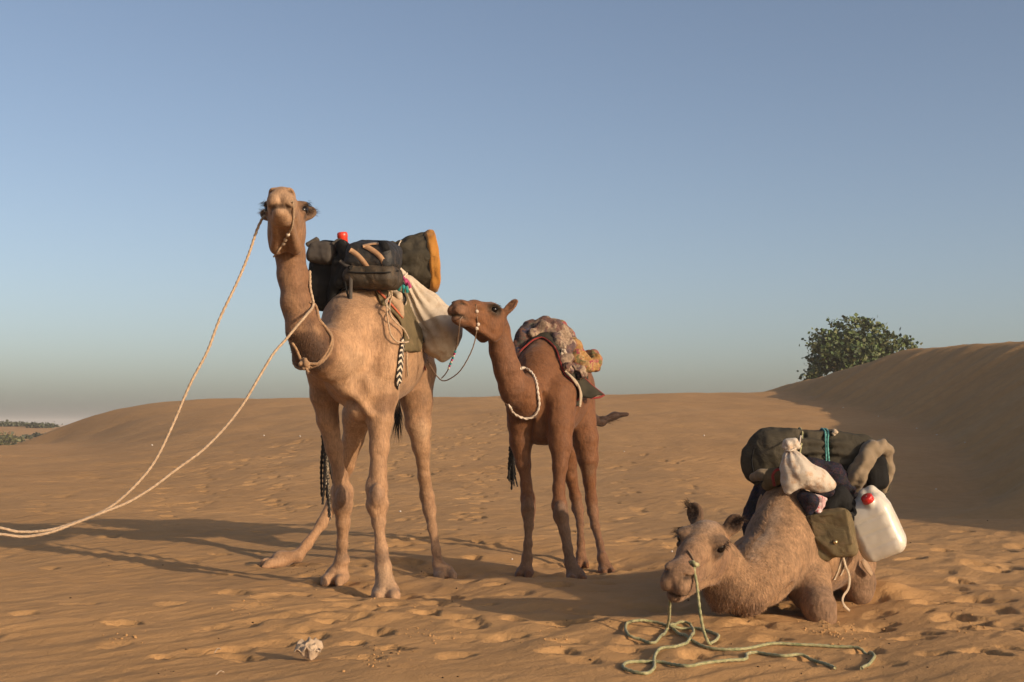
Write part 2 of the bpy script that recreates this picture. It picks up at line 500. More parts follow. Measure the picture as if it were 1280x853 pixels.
GZ += 0.010 * fbm2(GX / 0.8, GY / 0.45, 3, 41) * fade
# churned sand on the right and round the animals
churn = np.zeros_like(GX)
for cx, cy, sx, sy in ((3.2, 8.6, 1.8, 1.9), (0.6, 7.6, 1.7, 1.4), (0.7, 10.0, 1.6, 1.3), (-1.3, 9.4, 1.3, 1.2), (-0.7, 7.4, .9, .8), (4.5, 10.5, 2.2, 2.5), (2.0, 11.5, 2.5, 2.0)):
    churn = np.maximum(churn, np.exp(-((GX - cx) / sx) ** 2 - ((GY - cy) / sy) ** 2))
ridged = 1 - 2 * np.abs(noise2(GX / 0.42, GY / 0.36, 51))
GZ += churn * (0.020 * noise2(GX / 0.40, GY / 0.33, 52) + 0.006 * ridged) * fade

def stamp(cx, cy, rx, ry, ang, depth, rim=0.35, seed=0, push=0.0):
    R = 2.1 * max(rx, ry)
    i0, i1 = np.searchsorted(gx, [cx - R, cx + R]); j0, j1 = np.searchsorted(gy, [cy - R, cy + R])
    if i1 - i0 < 2 or j1 - j0 < 2: return
    X = GX[i0:i1, j0:j1] - cx; Y = GY[i0:i1, j0:j1] - cy
    u = (X * math.cos(ang) + Y * math.sin(ang)) / rx; v = (-X * math.sin(ang) + Y * math.cos(ang)) / ry
    th = np.arctan2(v, u)
    r = np.sqrt(u * u + v * v) * (1 + 0.18 * np.sin(2 * th + seed) + 0.12 * np.sin(3 * th + 2.1 * seed) + 0.10 * noise2(X / rx * 2.2 + seed, Y / ry * 2.2, 61))
    r = r + 0.10 * noise2(X / 0.035 + seed * 7, Y / 0.035, 67)
    GZ[i0:i1, j0:j1] += 0.10 * depth * noise2(X / 0.05 + seed * 3, Y / 0.04, 69) * (1 - ss(1.0, 1.5, r))
    GZ[i0:i1, j0:j1] += -depth * (1 - ss(0.66, 0.98, r)) * (1 + push * u + 0.3 * noise2(X / rx * 3.1, Y / ry * 3.1 + seed, 63)) + rim * depth * np.exp(-((r - 1.18) / 0.22) ** 2) * (0.6 + 0.8 * noise2(X / rx * 1.7 + seed, Y / ry * 1.7, 65))

# single dents the photograph shows: pixel, half-size in pixels, depth
for px, py, w, dep in ((530, 787, 26, .075), (475, 812, 22, .05), (490, 834, 24, .06), (440, 826, 15, .04), (415, 798, 14, .03), (362, 714, 14, .05), (282, 728, 13, .04), (310, 760, 14, .045),
                       (268, 750, 9, .03), (150, 800, 20, .05), (205, 845, 16, .05), (262, 805, 10, .03), (692, 800, 22, .045), (735, 798, 18, .045), (668, 770, 18, .03), (610, 772, 16, .03), (640, 795, 16, .03),
                       (590, 710, 14, .03), (505, 715, 20, .04), (545, 770, 20, .03), (690, 745, 20, .025), (700, 835, 26, .035), (780, 830, 20, .025), (870, 838, 26, .05), (900, 800, 18, .02),
                       (1100, 795, 20, .045), (1135, 812, 22, .05), (1190, 785, 24, .045), (1230, 838, 30, .05), (1160, 770, 18, .035), (1215, 760, 20, .035), (1100, 700, 16, .03), (1140, 715, 16, .03),
                       (1180, 700, 16, .03), (1220, 720, 18, .03), (1250, 745, 18, .03), (1255, 800, 20, .035), (1200, 740, 14, .03), (1075, 830, 18, .03), (1000, 838, 16, .02), (1165, 838, 20, .03),
                       (240, 712, 10, .02), (60, 720, 14, .02), (30, 790, 20, .02), (640, 690, 10, .02), (595, 690, 9, .03), (560, 755, 16, .03), (330, 700, 10, .02), (585, 740, 15, .025), (620, 745, 13, .025)):
    c = G(px, py)
    r = w * c[1] / FPX
    stamp(c[0], c[1], r * random.uniform(0.85, 1.1), r * random.uniform(0.85, 1.25), random.uniform(-0.9, -0.3), dep * 1.05, 0.14, random.uniform(0, 6), random.uniform(0.5, 0.9))
# hollows at the feet
for c in list(FEET1) + list(FEET2):
    stamp(c[0] + 0.04, c[1] - 0.10, 0.20, 0.17, random.uniform(-.4, .4), 0.018, 1.1, random.uniform(0, 6))
# scattered older prints, thick on the churned ground
for i in range(380):
    py = 585 + 265 * random.random() ** 0.9; px = random.uniform(-60, 1340)
    c = G(px, py)
    dens = 0.20 + 0.9 * max([math.exp(-((c[0] - a) / e) ** 2 - ((c[1] - b) / f) ** 2) for a, b, e, f in ((3.4, 8.8, 2.2, 2.4), (0.3, 9.2, 2.4, 2.2), (-1.2, 7.6, 1.2, 1.3), (2.5, 12, 3, 2.5), (1, 14, 4, 3))])
    if c[0] < -1.6 and c[1] < 12: dens *= 0.28
    if random.random() > dens: continue
    if c[1] > 13.5 and random.random() < 0.7: continue
    r = random.uniform(0.07, 0.14)
    stamp(c[0], c[1], r, r * random.uniform(0.7, 1.2), random.uniform(-1.0, -0.3), random.uniform(0.012, 0.032), 0.10, random.uniform(0, 6), random.uniform(.5, .9))
# trails of prints crossing the slope behind
TRAILS = [((40, 640), (165, 570), 34), ((190, 655), (250, 560), 40), ((245, 645), (260, 560), 36), ((345, 660), (300, 560), 34), ((375, 640), (330, 545), 30), ((250, 600), (390, 545), 30),
          ((450, 640), (520, 530), 34), ((505, 690), (590, 520), 50), ((560, 660), (640, 520), 50), ((600, 640), (660, 540), 30), ((470, 590), (640, 515), 40), ((120, 610), (230, 575), 24),
          ((780, 680), (800, 560), 22), ((860, 640), (840, 560), 18), ((130, 600), (20, 585), 14), ((520, 600), (420, 540), 26)]
for (a, b, n) in TRAILS:
    for k in range(n):
        t = (k + random.random() * 0.6) / n
        px = a[0] + (b[0] - a[0]) * t + random.gauss(0, 11) + 14 * math.sin(t * 5 + a[0]); py = a[1] + (b[1] - a[1]) * t + random.gauss(0, 4)
        v = P(px, py, 1.0) - np.array([0, 0, CAM_Z])
        dd = np.linspace(9, 60, 260); hz = CAM_Z + v[2] * dd - base_height(v[0] * dd, dd)
        hit = np.where(hz < 0)[0]
        if len(hit) == 0: continue
        d = dd[hit[0]]
        r = random.uniform(0.06, 0.09) * (1 + d / 90)
        stamp(v[0] * d, d, r, r * 1.3, random.uniform(-0.9, -0.4), random.uniform(0.016, 0.030), 0.0, random.uniform(0, 6), 0.85)
# mound pushed up beside the lying camel, and the sand it broke at its knee
def mound(px, py, rx, ry, h):
    c = G(px, py)
    GZ[:] += h * np.exp(-((GX - c[0]) / rx) ** 2 - ((GY - c[1]) / ry) ** 2)
mound(1098, 752, 0.22, 0.26, 0.10); mound(1125, 768, 0.25, 0.18, 0.045); mound(1045, 795, 0.16, 0.12, 0.03); mound(985, 780, 0.20, 0.10, 0.02)
c = G(1040, 792)
GZ += 0.045 * np.exp(-((GX - c[0]) / 0.22) ** 2 - ((GY - c[1]) / 0.12) ** 2) * np.clip(noise2(GX / 0.06, GY / 0.05, 71) + 0.25, -0.1, 1)

def ground_z(x, y):
    x = np.atleast_1d(np.asarray(x, float)); y = np.atleast_1d(np.asarray(y, float))
    i = np.clip(np.searchsorted(gx, x) - 1, 0, NX - 2); j = np.clip(np.searchsorted(gy, y) - 1, 0, NY - 2)
    u = (x - gx[i]) / (gx[i + 1] - gx[i]); v = (y - gy[j]) / (gy[j + 1] - gy[j])
    return (GZ[i, j] * (1 - u) + GZ[i + 1, j] * u) * (1 - v) + (GZ[i, j + 1] * (1 - u) + GZ[i + 1, j + 1] * u) * v
def on_ground(px, py):
    """the point of the sand seen at a pixel"""
    v = P(px, py, 1.0) - np.array([0, 0, CAM_Z])
    dd = np.linspace(4.5, 80, 6000); hz = CAM_Z + v[2] * dd - ground_z(v[0] * dd, dd)
    hit = np.where(hz < 0)[0]
    d = dd[hit[0]] if len(hit) else 60.0
    return np.array([v[0] * d, d, ground_z(v[0] * d, d)[0]])

def sand_material():
    m, t, b = new_mat("sand")
    tc = node(t, "ShaderNodeTexCoord")
    big = node(t, "ShaderNodeTexNoise", Scale=0.35, Detail=5.0, Roughness=0.6); t.links.new(tc.outputs["Object"], big.inputs["Vector"])
    mid = node(t, "ShaderNodeTexNoise", Scale=4.0, Detail=6.0, Roughness=0.65); t.links.new(tc.outputs["Object"], mid.inputs["Vector"])
    grain = node(t, "ShaderNodeTexNoise", Scale=260.0, Detail=3.0, Roughness=0.8); t.links.new(tc.outputs["Object"], grain.inputs["Vector"])
    r1 = ramp(t, big.outputs[0], [(0.3, (0.440, 0.248, 0.102)), (0.7, (0.490, 0.284, 0.122))])
    r2 = ramp(t, mid.outputs[0], [(0.25, (0.86, 0.85, 0.84)), (0.75, (1.06, 1.06, 1.07))])
    r3 = ramp(t, grain.outputs[0], [(0.3, (0.80, 0.79, 0.78)), (0.7, (1.12, 1.12, 1.13))])
    m1 = node(t, "ShaderNodeMix", data_type='RGBA', blend_type='MULTIPLY'); m1.inputs[0].default_value = 1
    m2 = node(t, "ShaderNodeMix", data_type='RGBA', blend_type='MULTIPLY'); m2.inputs[0].default_value = 1
    t.links.new(r1.outputs[0], m1.inputs[6]); t.links.new(r2.outputs[0], m1.inputs[7])
    t.links.new(m1.outputs[2], m2.inputs[6]); t.links.new(r3.outputs[0], m2.inputs[7])
    t.links.new(m2.outputs[2], b.inputs["Base Color"])
    b.inputs["Roughness"].default_value = 0.95; b.inputs["Specular IOR Level"].default_value = 0.15
    # fine ripples of the far slopes, then grains
    mp = node(t, "ShaderNodeMapping"); mp.vector_type = 'TEXTURE'; mp.inputs["Scale"].default_value = (2.2, 1.0, 1.0); mp.inputs["Rotation"].default_value = (0, 0, math.radians(52))
    t.links.new(tc.outputs["Object"], mp.inputs["Vector"])
    rip = node(t, "ShaderNodeTexNoise", Scale=5.5, Detail=3.0, Roughness=0.5, Distortion=0.6); t.links.new(mp.outputs[0], rip.inputs["Vector"])
    b1 = add_bump(t, b, rip.outputs[0], 0.014, 1.0)
    n6 = node(t, "ShaderNodeTexNoise", Scale=17.0, Detail=4.0, Roughness=0.6, Distortion=0.4); t.links.new(mp.outputs[0], n6.inputs["Vector"])
    b1 = add_bump(t, b, n6.outputs[0], 0.007, 1.0, b1)
    n5 = node(t, "ShaderNodeTexNoise", Scale=55.0, Detail=5.0, Roughness=0.7); t.links.new(tc.outputs["Object"], n5.inputs["Vector"])
    b2 = add_bump(t, b, n5.outputs[0], 0.006, 1.0, b1)
    add_bump(t, b, grain.outputs[0], 0.0012, 1.0, b2)
    return m
SAND = sand_material()
V = np.stack([GX, GY, GZ], -1).reshape(-1, 3)
o = mesh_obj("sand_ground", V, grid_faces(NX, NY), SAND)
o["kind"] = "structure"; o["label"] = "rippled tan desert sand with low dunes and many footprints"

# ================================================================ the camels
def coat_material(name, rough=0.8, hair=120.0, mott=0.16, con=0.18):
    m, t, b = new_mat(name)
    at = node(t, "ShaderNodeAttribute"); at.attribute_name = "Col"
    tc = node(t, "ShaderNodeTexCoord")
    n1 = node(t, "ShaderNodeTexNoise", Scale=13.0, Detail=6.0, Roughness=0.65); t.links.new(tc.outputs["Object"], n1.inputs["Vector"])
    mp = node(t, "ShaderNodeMapping"); mp.inputs["Scale"].default_value = (1.0, 1.0, 0.22); t.links.new(tc.outputs["Object"], mp.inputs["Vector"])
    n2 = node(t, "ShaderNodeTexNoise", Scale=hair, Detail=3.0, Roughness=0.7, Distortion=0.5); t.links.new(mp.outputs[0], n2.inputs["Vector"])
    r1 = ramp(t, n1.outputs[0], [(0.25, (1 - mott * 1.3,) * 3), (0.75, (1 + mott,) * 3)])
    r2 = ramp(t, n2.outputs[0], [(0.25, (1 - con * 1.15,) * 3), (0.75, (1 + con * 0.9,) * 3)])
    m1 = node(t, "ShaderNodeMix", data_type='RGBA', blend_type='MULTIPLY'); m1.inputs[0].default_value = 1
    m2 = node(t, "ShaderNodeMix", data_type='RGBA', blend_type='MULTIPLY'); m2.inputs[0].default_value = 1
    t.links.new(at.outputs["Color"], m1.inputs[6]); t.links.new(r1.outputs[0], m1.inputs[7])
    t.links.new(m1.outputs[2], m2.inputs[6]); t.links.new(r2.outputs[0], m2.inputs[7])
    t.links.new(m2.outputs[2], b.inputs["Base Color"])
    b.inputs["Roughness"].default_value = rough; b.inputs["Specular IOR Level"].default_value = 0.25; b.inputs["Sheen Weight"].default_value = 0.08
    n3 = node(t, "ShaderNodeTexNoise", Scale=22.0, Detail=4.0, Roughness=0.6); t.links.new(tc.outputs["Object"], n3.inputs["Vector"])
    b1 = add_bump(t, b, n3.outputs[0], 0.009, 1.0)
    add_bump(t, b, n2.outputs[0], 0.0022, 1.0, b1)
    return m
def strand_material(name, rough=0.6):
    m, t, b = new_mat(name)
    at = node(t, "ShaderNodeAttribute"); at.attribute_name = "Col"
    t.links.new(at.outputs["Color"], b.inputs["Base Color"])
    b.inputs["Roughness"].default_value = rough; b.inputs["Specular IOR Level"].default_value = 0.2
    return m
COAT = coat_material("camel_coat", rough=0.68, hair=95.0, mott=0.20, con=0.32)
COAT_S = coat_material("shaggy_coat", hair=70.0, mott=0.34, con=0.42)
HAIR = strand_material("camel_hair")
m, t, b = new_mat("camel_eye"); b.inputs["Base Color"].default_value = (0.008, 0.005, 0.004, 1); b.inputs["Roughness"].default_value = 0.12; b.inputs["Specular IOR Level"].default_value = 0.3
EYE = m

class Head:
    def __init__(s, eyes_at, fh, pitch, roll, scale, ear_yaw=0.0):
        fh = unit([fh[0], fh[1], 0])
        f = np.array([fh[0] * math.cos(pitch), fh[1] * math.cos(pitch), math.sin(pitch)])
        l0 = unit(np.cross([0, 0, 1.0], f)); u0 = np.cross(f, l0)
        s.f = f; s.l = l0 * math.cos(roll) - u0 * math.sin(roll); s.u = u0 * math.cos(roll) + l0 * math.sin(roll)
        s.s = scale
        s.o = np.zeros(3); s.o = np.asarray(eyes_at) - s.w(0.15, 0, 0.05)
        s.A = np.array([s.f, s.l, s.u])
    def w(s, x, y, z): return s.o + s.s * (x * s.f + y * s.l + z * s.u)
    def local(s, p): return ((np.asarray(p) - s.o) @ s.A.T) / s.s
    def ell(s, im, c, r, k=0.025, op=1, rot=None):
        A = s.A
        if rot is not None: A = rot @ s.A
        im.ell(s.w(*c), np.array(r) * s.s, A, k * s.s, op)
    def cone(s, im, a, b, ra, rb, k=0.025, op=1): im.cone(s.w(*a), s.w(*b), ra * s.s, rb * s.s, k * s.s, op)
    def build(s, im):
        E, C = s.ell, s.cone
        E(im, (0.055, 0, 0.030), (0.125, 0.088, 0.085), 0.04)
        C(im, (0.10, 0, 0.045), (0.27, 0, 0.010), 0.078, 0.062, 0.04)
        C(im, (0.27, 0, 0.008), (0.41, 0, -0.030), 0.058, 0.046, 0.04)            # nose bridge
        for q in (1, -1):
            E(im, (0.145, q * 0.078, 0.058), (0.062, 0.036, 0.034), 0.03)          # brow
            E(im, (0.19, q * 0.068, 0.005), (0.085, 0.028, 0.022), 0.03)           # cheekbone
            E(im, (0.065, q * 0.055, -0.075), (0.085, 0.040, 0.090), 0.05)         # jaw muscle
            C(im, (0.07, q * 0.045, -0.135), (0.36, q * 0.026, -0.118), 0.034, 0.026, 0.035)   # lower jaw
            E(im, (0.30, q * 0.040, -0.055), (0.10, 0.030, 0.045), 0.04)           # cheek
        C(im, (0.08, 0, -0.05), (0.36, 0, -0.075), 0.085, 0.052, 0.05)
        E(im, (0.405, 0, -0.045), (0.085, 0.066, 0.062), 0.04)                    # muzzle
        C(im, (0.09, 0, -0.178), (0.31, 0, -0.158), 0.026, 0.016, 0.04, -1)          # hollow between the jaw bones
        for q in (1, -1):
            E(im, (0.440, q * 0.030, -0.072), (0.055, 0.042, 0.050), 0.012)        # split upper lip
            E(im, (0.425, q * 0.044, -0.012), (0.045, 0.022, 0.020), 0.02)         # rim of nostril
        E(im, (0.390, 0, -0.136), (0.072, 0.043, 0.028), 0.020)                    # lower lip
        E(im, (0.428, 0, -0.132), (0.032, 0.034, 0.021), 0.015)
        for q in (1, -1):
            C(im, (0.428, q * 0.064, -0.026), (0.470, q * 0.040, -0.014), 0.0085, 0.0055, 0.012, -1)    # nostril slit
            C(im, (0.492, q * 0.015, -0.112), (0.40, q * 0.072, -0.112), 0.0085, 0.0080, 0.012, -1)      # mouth
            C(im, (0.40, q * 0.072, -0.112), (0.325, q * 0.072, -0.094), 0.0055, 0.004, 0.010, -1)
            C(im, (0.30, q * 0.072, -0.100), (0.10, q * 0.100, -0.132), 0.012, 0.010, 0.035, -1)
            C(im, (0.215, q * 0.092, 0.012), (0.33, q * 0.072, -0.030), 0.014, 0.010, 0.035, -1)
            E(im, (0.155, q * 0.108, 0.042), (0.040, 0.022, 0.026), 0.02, -1)      # eye socket
            E(im, (0.150, q * 0.102, 0.070), (0.050, 0.018, 0.012), 0.012)         # upper lid
            E(im, (0.158, q * 0.095, 0.014), (0.040, 0.015, 0.010), 0.012)         # lower lid
        C(im, (0.502, 0, -0.10), (0.500, 0, -0.045), 0.005, 0.006, 0.010, -1)
    def ear(s, im, q, out=0.6, back=-0.45, upv=0.6, length=0.115):
        d = unit(np.array([back, q * out, upv]))
        side = unit(np.cross(d, [1.0, 0, 0.0])); nrm = np.cross(side, d)
        base = np.array([0.015, q * 0.075, 0.075])
        Aw = np.array([d @ s.A, side @ s.A, nrm @ s.A])
        c = base + d * length * 0.5
        im.cone(s.w(*(base - d * 0.02)), s.w(*(base + d * 0.04)), 0.026 * s.s, 0.024 * s.s, 0.02)
        im.ell(s.w(*c), np.array([length * 0.56, 0.042, 0.018]) * s.s, Aw, 0.02)
        op = unit(np.array([0.8, q * 0.5, 0.1])); op = op - d * (op @ d); op = unit(op)
        im.ell(s.w(*(c + op * 0.020 + d * 0.008)), np.array([length * 0.42, 0.029, 0.016]) * s.s, Aw, 0.012, -1)
        return s.w(*(base + d * length * 0.55)), s.w(*(base + d * length))
    def eyes(s, root):
        for q in (1, -1):
            c = s.w(0.155, q * 0.087, 0.043); r = 0.028 * s.s
            u = np.linspace(0, math.pi, 13); v = np.linspace(0, 2 * math.pi, 20, endpoint=False)
            uu, vv = np.meshgrid(u, v, indexing='ij')
            pts = c + r * np.stack([np.sin(uu) * np.cos(vv), np.sin(uu) * np.sin(vv), np.cos(uu)], -1).reshape(-1, 3)
            part("eye", pts, grid_faces(13, 20, closed_v=True), EYE, root)

def cannon(im, a, b, r, fw):
    """the hollows beside the tendons below the knee"""
    ax = unit(np.asarray(b) - a); f_ = unit(np.asarray(fw, float) - ax * np.dot(fw, ax)); sd_ = np.cross(ax, f_)
    for q in (1, -1):
        o_ = sd_ * q * r * 1.02 - f_ * r * 0.25
        im.cone(lerp(a, b, 0.18) + o_, lerp(a, b, 0.85) + o_, r * 0.30, r * 0.26, 0.018, -1)
def foot(im, c, fwd, s=1.0, from_pt=None, r_from=0.045):
    f = unit([fwd[0], fwd[1], 0]); sd = np.array([-f[1], f[0], 0]); A = np.array([f, sd, [0, 0, 1.0]])
    c = np.asarray(c, float)
    im.ell(c + np.array([0, 0, 0.045 * s]), np.array([0.085, 0.080, 0.055]) * s, A, 0.03)
    for q in (1, -1):
        im.ell(c + f * 0.060 * s + sd * q * 0.043 * s + np.array([0, 0, 0.036 * s]), np.array([0.078, 0.040, 0.038]) * s, A, 0.012)
        im.ell(c + f * 0.118 * s + sd * q * 0.048 * s + np.array([0, 0, 0.014 * s]), np.array([0.042, 0.024, 0.017]) * s, A, 0.02)
    im.cone(c + f * 0.16 * s + np.array([0, 0, 0.02 * s]), c + f * 0.04 * s + np.array([0, 0, 0.085 * s]), 0.012 * s, 0.004 * s, 0.02, -1)
    if from_pt is not None: im.cone(from_pt, c + np.array([0, 0, 0.06 * s]) - f * 0.01 * s, r_from, 0.062 * s, 0.03)

def colour(V, base, marks, head, muzzle, seed=0, ears=None, ear_col=(0.06, 0.035, 0.02), eye_ring=(0.05, 0.028, 0.016)):
    C = np.tile(np.array(base, float), (len(V), 1))
    n = noise3(V, 3.5, seed) * 0.10 + noise3(V, 11.0, seed + 3) * 0.08
    C *= (1 + n)[:, None]
    jit = 1 + 0.35 * noise3(V, 14.0, seed + 7)
    for c, r, col, s in marks:
        if isinstance(c, tuple):                       # along a segment
            a, b = map(np.asarray, c); ab = b - a
            tt = np.clip(((V - a) @ ab) / (ab @ ab), 0, 1); d = np.linalg.norm(V - a - tt[:, None] * ab, axis=1)
        else: d = np.linalg.norm(V - c, axis=1)
        w = (s * np.exp(-(d / (r * jit)) ** 4))[:, None]
        C = C * (1 - w) + np.array(col) * w
    L = head.local(V)
    def blob(c, r, col, s):
        nonlocal C
        d = np.sqrt((((L - np.array(c)) / np.array(r)) ** 2).sum(1)); w = (s * np.exp(-d ** 4))[:, None]
        C = C * (1 - w) + np.array(col) * w
    blob((0.45, 0, -0.085), (0.10, 0.09, 0.075), muzzle, 0.8)
    for q in (1, -1):
        blob((0.150, q * 0.100, 0.046), (0.075, 0.06, 0.054), eye_ring, 0.92)
        blob((0.452, q * 0.045, -0.025), (0.028, 0.02, 0.012), eye_ring, 0.9)
    blob((0.44, 0, -0.112), (0.09, 0.09, 0.011), eye_ring, 0.85)
    if ears:
        for e in ears:
            d = np.linalg.norm(V - e, axis=1); w = (0.85 * np.exp(-(d / (0.062 * head.s)) ** 4))[:, None]
            C = C * (1 - w) + np.array(ear_col) * w
    return np.clip(C, 0.004, 0.9)

def strands(V, Q, N, C, weight, count, length, lie, width=0.0022, seed=1, flow=(0, 0, -1.0), dark=0.25):
    """short hair: thin blades rooted on the skin, lying along flow"""
    r = np.random.default_rng(seed)
    fc = V[Q].mean(1); area = np.linalg.norm(np.cross(V[Q[:, 2]] - V[Q[:, 0]], V[Q[:, 3]] - V[Q[:, 1]]), axis=1)
    w = area * weight(fc); w = np.maximum(w, 0); w /= w.sum()
    fi = r.choice(len(Q), size=count, p=w)
    a = r.random((count, 1)); b_ = r.random((count, 1))
    q = Q[fi]
    p = (V[q[:, 0]] * (1 - a) + V[q[:, 1]] * a) * (1 - b_) + (V[q[:, 3]] * (1 - a) + V[q[:, 2]] * a) * b_
    n = N[q[:, 0]]; col = C[q].mean(1)
    fl = np.asarray(flow(p) if callable(flow) else np.tile(np.array(flow, float), (count, 1)))
    tan = fl - n * np.sum(fl * n, 1, keepdims=True) + r.normal(0, 0.35, (count, 3))
    tan /= np.maximum(np.linalg.norm(tan, axis=1, keepdims=True), 1e-9)
    L = (length(p) if callable(length) else length) * r.uniform(0.6, 1.25, count)
    li = (lie(p) if callable(lie) else np.full(count, lie))[:, None]
    d = tan * li + n * (1 - li); d /= np.linalg.norm(d, axis=1, keepdims=True)
    sd = np.cross(d, n); sd /= np.maximum(np.linalg.norm(sd, axis=1, keepdims=True), 1e-9)
    root = p - n * 0.002
    mid = root + d * (L * 0.55)[:, None]; tip = mid + (d + tan * 0.35 + np.array([0, 0, -0.15])) * (L * 0.45)[:, None]
    wd = width * r.uniform(0.6, 1.2, (count, 1))
    vv = np.stack([root - sd * wd, root + sd * wd, mid + sd * wd * 0.7, mid - sd * wd * 0.7, tip], 1).reshape(-1, 3)
    base = np.arange(count)[:, None] * 5
    quads = base + np.array([[0, 1, 2, 3]]); tris = base + np.array([[3, 2, 4, 4]])
    f = [tuple(map(int, x)) for x in quads] + [tuple(map(int, x[:3])) for x in tris]
    cc = np.repeat(col * (1 + r.uniform(-dark, dark, (count, 1))), 5, 0)
    return vv, f, np.clip(cc, 0.003, 0.9)
def tuft(path_fn, n, L, spread, col, width=0.003, seed=0, droop=0.3):
    """a brush of long hairs: path_fn(t) -> (point, direction)"""
    r = np.random.default_rng(seed); V = []; F = []; C = []
    for i in range(n):
        p, d = path_fn(r.random()); d = unit(np.asarray(d) + r.normal(0, spread, 3))
        p = np.asarray(p) + r.normal(0, 0.008, 3)
        l = L * r.uniform(0.5, 1.1); sd = unit(np.cross(d, r.normal(0, 1, 3))) * width
        k = len(V)
        a = p + d * l * 0.5; e = a + unit(d + np.array([0, 0, -droop])) * l * 0.5
        V += [p - sd, p + sd, a + sd * 0.8, a - sd * 0.8, e]
        F += [(k, k + 1, k + 2, k + 3), (k + 3, k + 2, k + 4)]
        C += [np.array(col) * r.uniform(0.6, 1.4)] * 5
    return np.array(V), F, np.array(C)

def finish(name, label, im, head, base_pt, cols, h=0.0095, mat=None):
    V, Q = im.skin(h)
    N = vnormals(V, Q)
    hd = np.exp(-(np.linalg.norm(V - head.w(0.2, 0, -0.03), axis=1) / (0.34 * head.s)) ** 6)
    V = V + N * ((0.007 * noise3(V, 7, 3) + 0.003 * noise3(V, 19, 5)) * (1 - 0.8 * hd))[:, None]
    C = cols(V)
    root = thing("camel", label, "camel", base_pt)
    part("body", V, Q, mat or COAT, root, colors=C)
    head.eyes(root)
    for q in (1, -1):
        v, f, c = tuft(lambda t: (head.w(0.115 + 0.08 * t, q * 0.112, 0.062 + 0.012 * math.sin(t * 3.1)), head.l * q * 0.8 - head.u * 0.35 + head.f * (t - 0.5)), 70, 0.040, 0.25, (0.02, 0.012, 0.008), 0.0011, 31)
        o = part("eyelash", v, f, HAIR, root, colors=c); o["kind"] = "stuff"
    return root, V, Q, N, C

